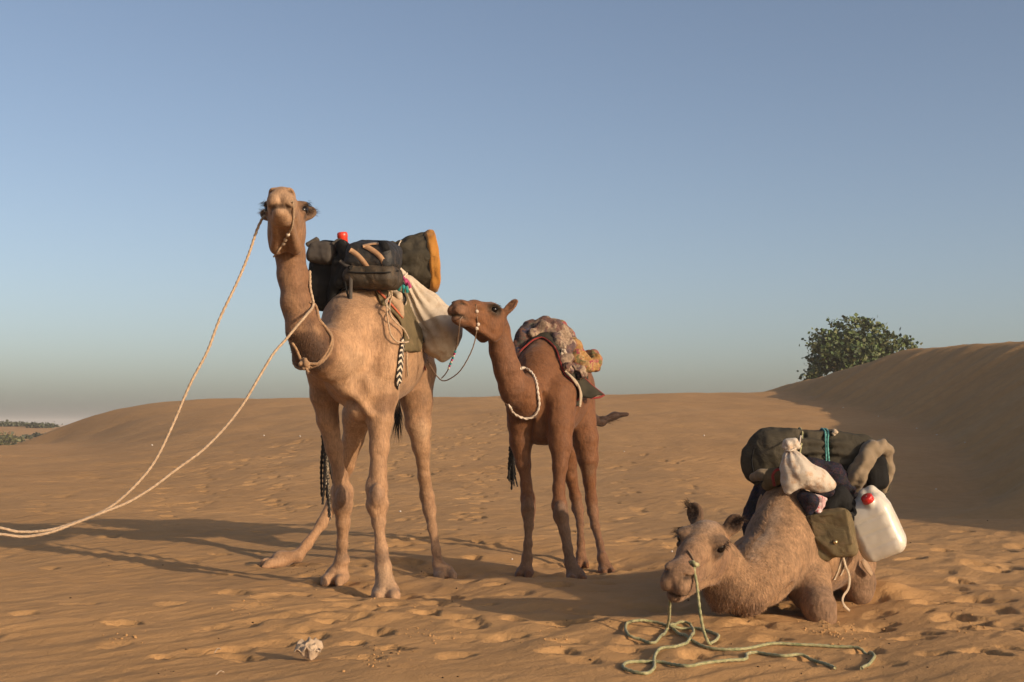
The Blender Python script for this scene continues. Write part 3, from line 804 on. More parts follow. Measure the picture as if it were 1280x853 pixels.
# ---------------------------------------------------------------- camel standing tall with its head raised
def camel_one():
    im = Implicit()
    Cc = P(443, 436, 9.08); Rr = P(507, 437, 10.55)
    a = unit((Cc - Rr) * [1, 1, 0]); sd = np.array([-a[1], a[0], 0]); A = np.array([a, sd, [0, 0, 1.0]])
    # sd points to the camel's left (picture right)
    up = np.array([0, 0, 1.0])
    mid = lambda t: lerp(Cc, Rr, t)
    im.ell(mid(0.42) - up * 0.02, (0.80, 0.320, 0.40), A, 0.10)
    im.ell(mid(0.03) - up * 0.03, (0.33, 0.255, 0.40), A, 0.12)
    im.ell(mid(0.88) + up * 0.05, (0.46, 0.265, 0.34), A, 0.12)
    im.ell(mid(0.45) + up * 0.38, (0.46, 0.17, 0.30), A, 0.15)
    im.cone(P(432, 395, 9.2), P(455, 372, 9.6), 0.15, 0.17, 0.12)
    im.ell(P(452, 512, 9.02), (0.13, 0.10, 0.10), A, 0.08)
    # neck
    im.chain([(P(440, 440, 9.15), .24), (P(412, 443, 8.82), .175), (P(392, 436, 8.62), .120), (P(379.5, 412, 8.55), .101), (P(371, 380, 8.56), .095), (P(366, 345, 8.60), .091), (P(363, 318, 8.64), .089), (P(362, 296, 8.66), .089)], k=0.07)
    im.cone(P(380, 448, 8.62), P(372, 405, 8.50), 0.055, 0.045, 0.06)
    # fore legs
    im.chain([(P(474, 420, 9.10), .17), (P(478, 462, 9.02), .145), (P(477, 492, 8.99), .116), (P(475, 525, 8.96), .086), (P(474, 560, 8.93), .068), (P(472.5, 590, 8.9), .056), (P(471.5, 611, 8.88), .070), (P(471.5, 632, 8.86), .068), (P(474, 654, 8.84), .043), (P(477, 686, 8.80), .039), (P(479, 708, 8.78), .054)], k=0.035)
    cannon(im, P(474, 648, 8.84), P(479, 706, 8.78), .042, (0, -1, 0)); cannon(im, P(473, 600, 8.92), P(476, 540, 8.96), .075, (0, -1, 0))
    foot(im, FEET1[0], (0.10, -1), 1.22, P(479, 712, 8.78), .052)
    im.ell(P(471.5, 619, 8.80), (0.050, 0.045, 0.080), None, 0.02); im.ell(P(464, 606, 8.88), (0.03, 0.03, 0.05), None, 0.03); im.ell(P(480, 630, 8.86), (0.028, 0.03, 0.04), None, 0.03)
    im.chain([(P(412, 430, 9.15), .17), (P(407, 465, 9.15), .132), (P(406.5, 495, 9.2), .10), (P(410, 525, 9.22), .076), (P(418, 560, 9.25), .060), (P(425, 592, 9.27), .052), (P(428.5, 615, 9.28), .068), (P(429, 632, 9.28), .065), (P(429, 655, 9.3), .045), (P(428, 680, 9.32), .039), (P(427, 700, 9.34), .048)], k=0.035)
    cannon(im, P(429, 648, 9.3), P(427, 698, 9.34), .040, (0, -1, 0)); cannon(im, P(424, 598, 9.27), P(413, 545, 9.24), .068, (0, -1, 0))
    foot(im, FEET1[1], (-0.12, -1), 1.14, P(427, 702, 9.34), .048)
    im.ell(P(428.5, 621, 9.21), (0.047, 0.045, 0.075), None, 0.02); im.ell(P(436, 614, 9.27), (0.03, 0.03, 0.05), None, 0.03)
    # hind legs
    im.chain([(P(505, 430, 10.45), .24), (P(518, 465, 10.3), .17), (P(521, 500, 10.2), .125), (P(523, 530, 10.15), .100), (P(527, 560, 10.18), .066), (P(530, 595, 10.24), .047), (P(534, 620, 10.30), .056), (P(537, 638, 10.28), .050), (P(540, 660, 10.2), .036), (P(545, 688, 10.1), .034), (P(548, 706, 10.05), .044)], k=0.035)
    cannon(im, P(538, 645, 10.26), P(547, 704, 10.05), .036, (0.3, -1, 0)); cannon(im, P(530, 600, 10.24), P(525, 560, 10.18), .060, (0.3, -1, 0))
    foot(im, FEET1[2], (0.25, -1), 1.05, P(548, 706, 10.05), .044)
    im.chain([(P(490, 440, 10.55), .24), (P(462, 480, 10.65), .17), (P(447, 520, 10.7), .125), (P(441, 550, 10.78), .088), (P(434, 582, 10.85), .058), (P(423, 612, 10.92), .055), (P(417, 628, 10.9), .052), (P(402, 655, 10.8), .040), (P(384, 681, 10.68), .037), (P(371, 696, 10.58), .048)], k=0.035)
    foot(im, FEET1[3], (-0.9, -0.55), 1.1, P(371, 696, 10.58), .048)
    # tail
    im.chain([(P(497, 430, 10.95), .05), (P(497, 470, 11.05), .032), (P(497, 515, 11.05), .022)], k=0.04)
    # folds where the neck joins the chest
    im.cone(P(418, 474, 8.86), P(446, 496, 8.86), 0.030, 0.026, 0.05)
    im.cone(P(446, 496, 8.86), P(462, 516, 8.88), 0.026, 0.026, 0.04)
    im.cone(P(424, 488, 8.92), P(440, 505, 8.88), 0.018, 0.016, 0.05, -1)
    im.ell(P(433, 478, 8.88), (0.085, 0.07, 0.10), None, 0.05); im.ell(P(460, 484, 8.90), (0.07, 0.07, 0.11), None, 0.05)
    im.cone(P(449, 432, 8.72), P(449, 486, 8.80), 0.030, 0.020, 0.07, -1)
    im.cone(P(462, 405, 8.86), P(466, 470, 8.82), 0.018, 0.014, 0.07, -1)
    im.cone(P(500, 400, 9.22), P(500, 450, 9.16), 0.040, 0.030, 0.09, -1); im.cone(P(500, 450, 9.16), P(494, 500, 9.10), 0.030, 0.022, 0.07, -1)
    im.cone(P(415, 420, 8.86), P(408, 470, 8.92), 0.022, 0.016, 0.06, -1)
    im.cone(P(478, 392, 9.02), P(486, 450, 8.96), 0.055, 0.050, 0.07)
    H = Head(P(358, 262, 8.42), (0.085, -1), math.radians(20), 0.0, 1.24)
    H.build(im)
    ears = [H.ear(im, 1, 0.6, -0.25, 0.8, 0.095)[0], H.ear(im, -1, 0.7, -0.3, 0.55, 0.095)[0]]
    tan = (0.365, 0.208, 0.108); red = (0.150, 0.068, 0.030); dark = (0.16, 0.085, 0.045); pale = (0.42, 0.265, 0.155); dust = (0.34, 0.225, 0.135)
    brown = (0.20, 0.105, 0.052); legc = (0.265, 0.145, 0.072)
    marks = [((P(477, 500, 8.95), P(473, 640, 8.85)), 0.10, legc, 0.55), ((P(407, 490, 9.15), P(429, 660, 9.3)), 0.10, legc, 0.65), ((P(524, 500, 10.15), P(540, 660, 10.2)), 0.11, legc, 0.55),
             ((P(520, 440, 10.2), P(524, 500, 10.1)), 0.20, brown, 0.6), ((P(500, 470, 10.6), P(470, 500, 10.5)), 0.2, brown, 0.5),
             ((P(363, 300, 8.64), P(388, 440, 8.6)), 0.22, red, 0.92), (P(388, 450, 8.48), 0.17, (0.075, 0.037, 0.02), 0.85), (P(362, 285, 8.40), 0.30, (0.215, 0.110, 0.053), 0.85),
             (P(400, 462, 8.95), 0.14, brown, 0.55), (P(405, 500, 9.1), 0.11, brown, 0.6), (P(475, 425, 8.85), 0.09, (0.25, 0.135, 0.068), 0.55), (P(448, 460, 8.72), 0.16, pale, 0.55),  # brown spot on the left shoulder is the muscle's shadow put into the coat
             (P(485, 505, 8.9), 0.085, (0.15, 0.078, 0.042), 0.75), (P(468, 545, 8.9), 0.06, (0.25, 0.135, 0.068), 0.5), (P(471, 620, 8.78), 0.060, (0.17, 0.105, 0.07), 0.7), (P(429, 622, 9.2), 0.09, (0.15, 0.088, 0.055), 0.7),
             (P(424, 585, 9.2), 0.08, brown, 0.4), (P(478, 697, 8.75), 0.055, (0.13, 0.08, 0.05), 0.7), (P(427, 695, 9.3), 0.06, (0.14, 0.085, 0.052), 0.6), ((P(482, 742, 8.65), P(479, 722, 8.72)), 0.10, dust, 0.6),
             (P(530, 540, 10.05), 0.08, pale, 0.75), (P(535, 628, 10.25), 0.07, brown, 0.6), (P(547, 700, 10.05), 0.07, brown, 0.6), (P(497, 500, 11), 0.12, (0.03, 0.018, 0.012), 0.9),
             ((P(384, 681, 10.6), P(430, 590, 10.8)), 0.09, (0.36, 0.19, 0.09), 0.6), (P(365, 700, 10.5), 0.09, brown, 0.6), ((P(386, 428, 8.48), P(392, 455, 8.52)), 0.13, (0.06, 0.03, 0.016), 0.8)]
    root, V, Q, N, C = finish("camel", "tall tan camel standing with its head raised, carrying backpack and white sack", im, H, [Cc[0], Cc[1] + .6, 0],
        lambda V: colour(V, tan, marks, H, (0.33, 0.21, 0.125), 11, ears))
    lowneck = lambda p: np.exp(-(np.linalg.norm(p - P(380, 430, 8.5), axis=1) / 0.25) ** 2)
    v, f, c = strands(V, Q, N, C, lambda p: 0.6 + 4 * lowneck(p), 60000, lambda p: 0.006 + 0.012 * lowneck(p), 0.92, 0.0018, 3, dark=0.6)
    o = part("fur", v, f, HAIR, root, colors=c); o["kind"] = "stuff"
    for q, e in ((1, ears[0]), (-1, ears[1])):
        n_ = H.l * q * 0.8 + H.u * 0.3 + H.f * 0.3
        v, f, c = tuft(lambda t, e=e, q=q: (e + H.s * (t - 0.5) * 0.09 * unit(H.l * q * .75 + H.u * .4 - H.f * .5), n_), 160, 0.055, 0.45, (0.07, 0.04, 0.022), 0.0012, 5)
        o = part("ear_hair", v, f, HAIR, root, colors=c); o["kind"] = "stuff"
    v, f, c = tuft(lambda t: (lerp(P(497, 480, 11.05), P(497, 520, 11.05), t), (0, 0, -1)), 260, 0.26, 0.12, (0.022, 0.015, 0.012), 0.003, 8)
    o = part("tail_hair", v, f, HAIR, root, colors=c); o["kind"] = "stuff"
    return im, H, A, root
# ---------------------------------------------------------------- red-brown camel in the middle
def camel_two():
    im = Implicit()
    Cc = P(674, 492, 10.25); Rr = P(716, 492, 11.35)
    a = unit((Cc - Rr) * [1, 1, 0]); sd = np.array([-a[1], a[0], 0]); A = np.array([a, sd, [0, 0, 1.0]]); up = np.array([0, 0, 1.0])
    mid = lambda t: lerp(Cc, Rr, t)
    im.ell(mid(0.42) + up * 0.0, (0.66, 0.270, 0.35), A, 0.10)
    im.ell(mid(0.03) - up * 0.02, (0.28, 0.225, 0.36), A, 0.12)
    im.ell(mid(0.88) + up * 0.03, (0.36, 0.220, 0.30), A, 0.12)
    im.ell(mid(0.42) + up * 0.28, (0.38, 0.15, 0.24), A, 0.14)
    im.cone(P(672, 455, 10.3), P(686, 438, 10.6), 0.13, 0.15, 0.12)
    im.ell(P(682, 540, 10.2), (0.14, 0.11, 0.085), A, 0.14)
    im.chain([(P(674, 492, 10.3), .20), (P(657, 498, 10.02), .152), (P(644, 484, 9.9), .110), (P(634, 462, 9.84), .094), (P(627.5, 438, 9.82), .085), (P(623, 415, 9.82), .080), (P(620, 398, 9.83), .078)], k=0.06)
    im.cone(P(640, 498, 9.88), P(630, 465, 9.80), 0.05, 0.04, 0.06)
    im.chain([(P(655, 495, 10.25), .15), (P(652, 530, 10.22), .110), (P(651, 552, 10.2), .086), (P(654.5, 580, 10.18), .058), (P(658, 605, 10.17), .044), (P(660, 624, 10.16), .054), (P(660.5, 638, 10.16), .053), (P(661, 658, 10.14), .037), (P(660, 680, 10.12), .032), (P(659, 696, 10.12), .040)], k=0.03)
    cannon(im, P(661, 648, 10.15), P(659, 694, 10.12), .034, (0, -1, 0))
    foot(im, FEET2[0], (-0.18, -1), 0.84, P(659, 697, 10.12), .040)
    im.ell(P(660, 628, 10.10), (0.035, 0.037, 0.06), None, 0.03)
    im.chain([(P(697, 495, 10.15), .16), (P(699, 530, 10.05), .118), (P(700.5, 555, 10.0), .088), (P(700, 585, 9.95), .056), (P(699, 610, 9.92), .046), (P(700, 632, 9.9), .056), (P(702, 646, 9.88), .054), (P(706, 664, 9.85), .039), (P(710, 686, 9.82), .034), (P(713, 704, 9.80), .042)], k=0.03)
    cannon(im, P(703, 655, 9.87), P(712, 702, 9.80), .036, (0, -1, 0))
    foot(im, FEET2[1], (0.12, -1), 0.90, P(713, 705, 9.80), .042)
    im.ell(P(700.5, 637, 9.83), (0.037, 0.039, 0.062), None, 0.03)
    im.chain([(P(718, 490, 11.1), .18), (P(726, 525, 10.95), .125), (P(731, 548, 10.88), .108), (P(735, 575, 10.88), .085), (P(737, 602, 10.92), .052), (P(739, 625, 10.96), .046), (P(741, 640, 10.95), .045), (P(744, 658, 10.86), .032), (P(750, 680, 10.72), .029), (P(753, 697, 10.6), .038)], k=0.03)
    foot(im, FEET2[2 + 1], (0.18, -1), 0.80, P(753, 697, 10.6), .038)
    im.chain([(P(708, 495, 11.35), .19), (P(709, 535, 11.3), .125), (P(710, 565, 11.25), .085), (P(713, 595, 11.28), .056), (P(719, 620, 11.34), .046), (P(722, 636, 11.33), .046), (P(725, 656, 11.2), .031), (P(726, 680, 11.08), .029), (P(726, 693, 11.04), .037)], k=0.03)
    foot(im, FEET2[2], (0.05, -1), 0.76, P(726, 693, 11.04), .037)
    im.chain([(P(730, 512, 11.55), .08), (P(741, 525, 11.7), .046), (P(752, 527, 11.75), .038), (P(768, 520, 11.8), .030), (P(784, 518, 11.8), .016)], k=0.04)
    im.cone(P(678, 495, 9.98), P(682, 535, 10.0), 0.026, 0.018, 0.06, -1); im.cone(P(666, 500, 10.0), P(662, 540, 10.1), 0.016, 0.012, 0.05, -1)
    im.cone(P(690, 445, 10.3), P(697, 500, 10.05), 0.045, 0.050, 0.07)
    im.cone(P(704, 445, 10.35), P(712, 490, 10.22), 0.030, 0.028, 0.08, -1); im.cone(P(712, 490, 10.22), P(713, 540, 10.2), 0.028, 0.02, 0.07, -1)
    H = Head(P(607, 387.5, 9.62), (-0.64, -0.77), math.radians(17), 0.0, 1.02)
    H.build(im)
    ears = [H.ear(im, 1, 0.45, -0.25, 0.85, 0.13)[0], H.ear(im, -1, 0.5, -0.3, 0.75, 0.12)[0]]
    red = (0.152, 0.060, 0.0215); dark = (0.10, 0.052, 0.03); dust = (0.21, 0.125, 0.072)
    marks = [((P(640, 490, 9.8), P(628, 440, 9.75)), 0.12, (0.16, 0.072, 0.035), 0.6), ((P(656, 715, 10.1), P(660, 640, 10.1)), 0.08, dust, 0.7), ((P(718, 720, 9.7), P(702, 640, 9.85)), 0.08, dust, 0.7),
             ((P(727, 703, 11), P(722, 633, 11.3)), 0.08, dust, 0.35), ((P(757, 711, 10.5), P(741, 640, 10.9)), 0.08, dust, 0.35), (P(700, 636, 9.8), 0.05, (0.17, 0.11, 0.075), 0.6), (P(660, 630, 10.1), 0.05, (0.17, 0.11, 0.075), 0.6),
             (P(738, 590, 10.8), 0.06, dust, 0.5), ((P(742, 525, 11.7), P(778, 519, 11.8)), 0.14, (0.04, 0.02, 0.012), 0.95), (P(600, 418, 9.7), 0.10, (0.13, 0.06, 0.03), 0.6)]
    root, V, Q, N, C = finish("camel", "red-brown camel standing between its companions with patterned quilts on its hump", im, H, [Cc[0], Cc[1] + .5, 0],
        lambda V: colour(V, red, marks, H, (0.21, 0.11, 0.062), 23, ears, (0.19, 0.085, 0.04), (0.03, 0.024, 0.014)))
    v, f, c = strands(V, Q, N, C, lambda p: np.ones(len(p)), 60000, 0.006, 0.92, 0.0018, 4, dark=0.65)
    o = part("fur", v, f, HAIR, root, colors=c); o["kind"] = "stuff"
    v, f, c = tuft(lambda t: (catmull([P(742, 524, 11.7), P(752, 526, 11.75), P(768, 519, 11.8), P(785, 518, 11.8)], 0.02)[int(t * 12)], (1, 0.1, 0.05)), 320, 0.12, 0.16, (0.045, 0.024, 0.015), 0.002, 9, 0.1)
    o = part("tail_hair", v, f, HAIR, root, colors=c); o["kind"] = "stuff"
    for q, e in ((1, ears[0]), (-1, ears[1])):
        v, f, c = tuft(lambda t, e=e, q=q: (e + H.u * (t - 0.5) * 0.08, H.l * q * .5 + H.u * .6), 120, 0.03, 0.5, (0.22, 0.11, 0.055), 0.0012, 6)
        o = part("ear_hair", v, f, HAIR, root, colors=c); o["kind"] = "stuff"
    return im, H, A, root
# ---------------------------------------------------------------- shaggy camel lying down
def camel_three():
    im = Implicit()
    Cc = P(972, 700, 8.05); Rr = P(1062, 694, 9.25)
    a = unit((Cc - Rr) * [1, 1, 0]); sd = np.array([-a[1], a[0], 0]); A = np.array([a, sd, [0, 0, 1.0]]); up = np.array([0, 0, 1.0])
    mid = lambda t: lerp(Cc, Rr, t)
    im.ell(mid(0.42) + up * 0.04, (0.66, 0.29, 0.29), A, 0.10)
    im.ell(mid(0.05) + up * 0.06, (0.27, 0.205, 0.28), A, 0.10)
    im.ell(mid(0.86) + up * 0.01, (0.32, 0.22, 0.25), A, 0.08)
    im.chain([(P(972, 668, 8.05), .155), (P(982, 636, 8.2), .125), (P(993, 632, 8.45), .13), (P(1012, 650, 8.8), .13)], k=0.12)
    im.chain([(P(975, 690, 8.05), .22), (P(952, 716, 7.78), .188), (P(930, 735, 7.56), .152), (P(912, 725, 7.42), .128), (P(900, 704, 7.36), .112), (P(892, 688, 7.34), .10)], k=0.06)
    im.cone(P(900, 748, 7.48), P(884, 722, 7.34), 0.075, 0.05, 0.06)
    # near fore leg folded, knee on the sand
    im.chain([(P(998, 680, 8.12), .17), (P(1004, 712, 8.10), .165), (P(1014, 738, 7.90), .120), (P(1024, 759, 7.74), .096), (P(1027, 772, 7.72), .074)], k=0.05)
    im.chain([(P(1027, 772, 7.72), .068), (P(1030, 763, 8.05), .05), (P(1032, 756, 8.25), .06)], k=0.04)
    im.chain([(P(942, 700, 8.25), .15), (P(920, 735, 8.2), .10), (P(903, 758, 7.95), .07), (P(915, 757, 8.2), .05)], k=0.04)
    # hind leg folded
    im.chain([(P(1052, 688, 9.10), .19), (P(1069, 706, 8.80), .125), (P(1073, 728, 8.60), .102), (P(1073, 741, 8.58), .088)], k=0.05)
    im.chain([(P(1073, 744, 8.60), .075), (P(1083, 741, 8.95), .06), (P(1088, 736, 9.2), .06)], k=0.04)
    im.cone(P(982, 730, 7.72), P(970, 765, 7.62), 0.018, 0.040, 0.09, -1)
    im.cone(P(1030, 690, 8.10), P(1036, 730, 8.15), 0.03, 0.02, 0.07, -1)
    H = Head(P(877, 676, 7.12), (-0.46, -0.89), math.radians(-10), math.radians(13), 1.21)
    H.build(im)
    ears = [H.ear(im, 1, 0.40, -0.2, 0.85, 0.098)[0], H.ear(im, -1, 0.35, -0.2, 0.85, 0.098)[0]]
    base = (0.275, 0.157, 0.080); grey = (0.17, 0.115, 0.08); dark = (0.09, 0.05, 0.032)
    marks = [((P(890, 735, 7.35), P(930, 768, 7.45)), 0.14, (0.135, 0.075, 0.044), 0.75), ((P(978, 625, 8.1), P(935, 705, 7.55)), 0.05, (0.36, 0.235, 0.145), 0.5), ((P(955, 655, 8.0), P(935, 690, 7.8)), 0.12, grey, 0.6),  # grey beside the ridge is its shaded side painted into the coat
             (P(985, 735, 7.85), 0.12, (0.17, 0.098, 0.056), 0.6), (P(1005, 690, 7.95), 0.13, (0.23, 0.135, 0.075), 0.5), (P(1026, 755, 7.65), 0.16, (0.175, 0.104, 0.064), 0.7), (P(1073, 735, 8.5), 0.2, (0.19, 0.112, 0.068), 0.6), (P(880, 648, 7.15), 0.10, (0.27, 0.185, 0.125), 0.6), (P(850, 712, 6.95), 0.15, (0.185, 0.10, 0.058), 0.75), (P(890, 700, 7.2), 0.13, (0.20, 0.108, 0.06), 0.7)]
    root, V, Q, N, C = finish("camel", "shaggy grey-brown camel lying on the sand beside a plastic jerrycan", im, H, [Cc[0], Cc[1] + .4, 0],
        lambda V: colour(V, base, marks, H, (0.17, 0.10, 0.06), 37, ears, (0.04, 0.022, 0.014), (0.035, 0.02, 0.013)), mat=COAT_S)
    neck = lambda p: np.clip(np.exp(-(np.linalg.norm(p - P(925, 735, 7.5), axis=1) / 0.35) ** 2), 0, 1)
    onhead = lambda p: (np.linalg.norm(p - H.w(0.25, 0, -0.03), axis=1) < 0.27).astype(float)
    v, f, c = strands(V, Q, N, C, lambda p: 0.7 + 1.6 * neck(p) + 0.8 * onhead(p), 60000, lambda p: 0.009 + 0.014 * neck(p) * (1 - onhead(p)), lambda p: 0.84 - 0.18 * neck(p), 0.0015, 5, dark=0.65)
    o = part("fur", v, f, HAIR, root, colors=c); o["kind"] = "stuff"
    ridge = catmull([P(977, 612, 8.08), P(958, 650, 7.92), P(942, 682, 7.72), P(930, 700, 7.56)], 0.02)
    rim = ridge.copy()
    d = im.eval(rim); g = im.grad(rim); rim = rim - g * d[:, None]
    v, f, c = tuft(lambda t: (rim[int(t * (len(rim) - 1))], (-0.25, -0.2, 0.75)), 700, 0.04, 0.45, (0.26, 0.16, 0.095), 0.0009, 11)
    o = part("mane", v, f, HAIR, root, colors=c); o["kind"] = "stuff"
    for q, e in ((1, ears[0]), (-1, ears[1])):
        v, f, c = tuft(lambda t, e=e, q=q: (e + H.s * (t - 0.4) * 0.09 * unit(H.l * q * .7 + H.u * .6), H.l * q * .6 + H.u * .5 + H.f * .2), 260, 0.045, 0.5, (0.05, 0.03, 0.02), 0.0013, 6)
        o = part("ear_hair", v, f, HAIR, root, colors=c); o["kind"] = "stuff"
    return im, H, A, root
C1, H1, A1, ROOT1 = camel_one()
C2, H2, A2, ROOT2 = camel_two()
C3, H3, A3, ROOT3 = camel_three()

# ================================================================ gear: materials
BLACK = fabric("black_nylon", (0.007, 0.0065, 0.006), (0.014, 0.013, 0.012), 8, 0.8, spec=0.15, sheen=0.0, wrinkle=0.010, wscale=11)
GREY = fabric("grey_nylon", (0.060, 0.050, 0.042), (0.085, 0.072, 0.060), 8, 0.8, spec=0.15, sheen=0.0, wrinkle=0.006)
NAVY = fabric("coated_navy_cloth", (0.014, 0.015, 0.017), (0.028, 0.026, 0.024), 9, 0.55, wrinkle=0.014, wscale=9, dirt=(0.075, 0.055, 0.038), spec=0.25, sheen=0.0)
DUSTY = fabric("dusty_olive_cloth", (0.022, 0.018, 0.013), (0.060, 0.045, 0.030), 9, 0.6, wrinkle=0.018, wscale=8, dirt=(0.12, 0.08, 0.045), spec=0.25, sheen=0.0)
TANWEB = fabric("tan_webbing", (0.30, 0.165, 0.085), (0.40, 0.24, 0.13), 14, 0.85, wrinkle=0.002)
OLIVE = fabric("olive_canvas", (0.110, 0.082, 0.042), (0.150, 0.112, 0.058), 7, 0.9, wrinkle=0.012, wscale=8, spec=0.1, sheen=0.0, dirt=(0.19, 0.13, 0.07))
ROLL = fabric("olive_quilt_shell", (0.042, 0.036, 0.025), (0.068, 0.056, 0.038), 6, 0.85, spec=0.12, sheen=0.0, wrinkle=0.020, wscale=8)
ROLL_TAN = fabric("khaki_lining", (0.17, 0.125, 0.075), (0.23, 0.165, 0.10), 8, 0.8, wrinkle=0.010, wscale=10)
ORANGE = fabric("ochre_lining", (0.34, 0.135, 0.018), (0.42, 0.185, 0.03), 9, 0.8, wrinkle=0.010, wscale=10)
SACK = fabric("cream_sackcloth", (0.40, 0.32, 0.235), (0.50, 0.41, 0.31), 5, 0.85, wrinkle=0.012, wscale=10, dirt=(0.33, 0.24, 0.16))
SACK2 = fabric("stained_white_cotton", (0.44, 0.37, 0.29), (0.54, 0.46, 0.37), 7, 0.85, wrinkle=0.010, wscale=14, dirt=(0.36, 0.20, 0.10))
FELT = fabric("dark_felt", (0.030, 0.026, 0.019), (0.052, 0.044, 0.030), 9, 0.95, spec=0.1, sheen=0.0, wrinkle=0.008)
REDTRIM = fabric("red_binding", (0.16, 0.014, 0.012), (0.26, 0.03, 0.022), 20, 0.85, wrinkle=0.002)
LEATHER = fabric("pale_leather", (0.30, 0.19, 0.11), (0.40, 0.26, 0.15), 15, 0.7, wrinkle=0.004)
STRAP = fabric("cotton_strap", (0.36, 0.27, 0.18), (0.46, 0.36, 0.25), 20, 0.9, wrinkle=0.002)
ROPE_C = fabric("cream_rope", (0.32, 0.215, 0.13), (0.48, 0.35, 0.23), 60, 0.9, wrinkle=0.001)
ROPE_W = fabric("white_rope", (0.46, 0.36, 0.27), (0.60, 0.50, 0.39), 60, 0.9, wrinkle=0.001)
ROPE_B2 = fabric("tan_rope", (0.22, 0.125, 0.065), (0.34, 0.21, 0.115), 60, 0.9, wrinkle=0.001)
ROPE_B = fabric("brown_cord", (0.14, 0.085, 0.05), (0.24, 0.15, 0.09), 60, 0.9, wrinkle=0.001)
ROPE_G = fabric("pale_green_rope", (0.15, 0.165, 0.07), (0.38, 0.33, 0.175), 45, 0.85, wrinkle=0.001)
TEAL = fabric("teal_cord", (0.05, 0.20, 0.18), (0.12, 0.33, 0.29), 40, 0.8, wrinkle=0.001)
TEALC = fabric("teal_cloth", (0.01, 0.14, 0.13), (0.03, 0.24, 0.22), 30, 0.85, wrinkle=0.003)
PINKC = fabric("magenta_cloth", (0.30, 0.03, 0.10), (0.42, 0.06, 0.16), 30, 0.85, wrinkle=0.003)
REDSTRAP = fabric("rust_red_strap", (0.36, 0.075, 0.03), (0.48, 0.13, 0.055), 20, 0.85, wrinkle=0.003)
DARKCORD = fabric("black_wool", (0.010, 0.008, 0.007), (0.022, 0.018, 0.015), 30, 0.95, wrinkle=0.003)
RED_PL = plain("red_plastic", (0.62, 0.045, 0.02), 0.35, 0.5, vary=0.05)
RED_PL2 = plain("dark_red_plastic", (0.50, 0.02, 0.015), 0.35, 0.5, vary=0.05)
BRASS = plain("brass", (0.72, 0.55, 0.28), 0.3, 0.5, 0.9)
PAPER = fabric("crumpled_paper", (0.36, 0.255, 0.165), (0.46, 0.34, 0.23), 10, 0.8, wrinkle=0.006, wscale=30)
def printed(name, cols, scale, stretch=(1, 1, 1), rough=0.9, dist=0.4):
    """printed cloth: irregular patches of several dyes over a fine weave"""
    m, t, b = new_mat(name)
    tc = node(t, "ShaderNodeTexCoord"); mp = node(t, "ShaderNodeMapping"); mp.inputs["Scale"].default_value = stretch
    t.links.new(tc.outputs["Object"], mp.inputs["Vector"])
    nz = node(t, "ShaderNodeTexNoise", Scale=scale * 1.2, Detail=3.0); t.links.new(mp.outputs[0], nz.inputs["Vector"])
    ad = node(t, "ShaderNodeMix", data_type='RGBA', blend_type='LINEAR_LIGHT'); ad.inputs[0].default_value = dist * 0.15
    t.links.new(mp.outputs[0], ad.inputs[6]); t.links.new(nz.outputs["Color"], ad.inputs[7])
    vo = node(t, "ShaderNodeTexVoronoi", Scale=scale); t.links.new(ad.outputs[2], vo.inputs["Vector"])
    sp = node(t, "ShaderNodeSeparateColor"); t.links.new(vo.outputs["Color"], sp.inputs[0])
    n = len(cols)
    r = ramp(t, sp.outputs[0], [(i / n, c) for i, c in enumerate(cols)], 'CONSTANT')
    n2 = node(t, "ShaderNodeTexNoise", Scale=scale * 2.6, Detail=4.0); t.links.new(tc.outputs["Object"], n2.inputs["Vector"])
    r2 = ramp(t, n2.outputs[0], [(0.3, (0.65,) * 3), (0.7, (1.2,) * 3)])
    mx = node(t, "ShaderNodeMix", data_type='RGBA', blend_type='MULTIPLY'); mx.inputs[0].default_value = 1
    t.links.new(r.outputs[0], mx.inputs[6]); t.links.new(r2.outputs[0], mx.inputs[7])
    t.links.new(mx.outputs[2], b.inputs["Base Color"])
    b.inputs["Roughness"].default_value = rough; b.inputs["Specular IOR Level"].default_value = 0.2
    n3 = node(t, "ShaderNodeTexNoise", Scale=16.0, Detail=5.0, Distortion=0.6); t.links.new(tc.outputs["Object"], n3.inputs["Vector"])
    b1 = add_bump(t, b, n3.outputs[0], 0.012)
    n4 = node(t, "ShaderNodeTexNoise", Scale=300.0); t.links.new(tc.outputs["Object"], n4.inputs["Vector"])
    add_bump(t, b, n4.outputs[0], 0.0008, 1.0, b1)
    return m
QUILT = printed("faded_print_quilt", [(0.21, 0.14, 0.095), (0.27, 0.185, 0.125), (0.15, 0.08, 0.06), (0.33, 0.235, 0.16), (0.12, 0.075, 0.07)], 22, (1, 1, 0.5))
QUILT_D = printed("dark_print_quilt", [(0.07, 0.05, 0.05), (0.11, 0.065, 0.05), (0.045, 0.04, 0.06), (0.16, 0.075, 0.05), (0.09, 0.08, 0.06)], 20)
FLORAL = printed("floral_print_quilt", [(0.30, 0.155, 0.05), (0.36, 0.22, 0.10), (0.28, 0.06, 0.07), (0.34, 0.19, 0.075), (0.16, 0.13, 0.055), (0.32, 0.13, 0.085)], 26)
INDIGO = printed("indigo_print_blanket", [(0.010, 0.010, 0.018), (0.016, 0.014, 0.016), (0.013, 0.016, 0.040), (0.010, 0.010, 0.014), (0.055, 0.022, 0.026), (0.016, 0.016, 0.03), (0.03, 0.026, 0.024)], 60)
PACKET = printed("pink_printed_wrapper", [(0.70, 0.45, 0.42), (0.62, 0.50, 0.47), (0.55, 0.06, 0.08), (0.66, 0.40, 0.38)], 40, rough=0.35)
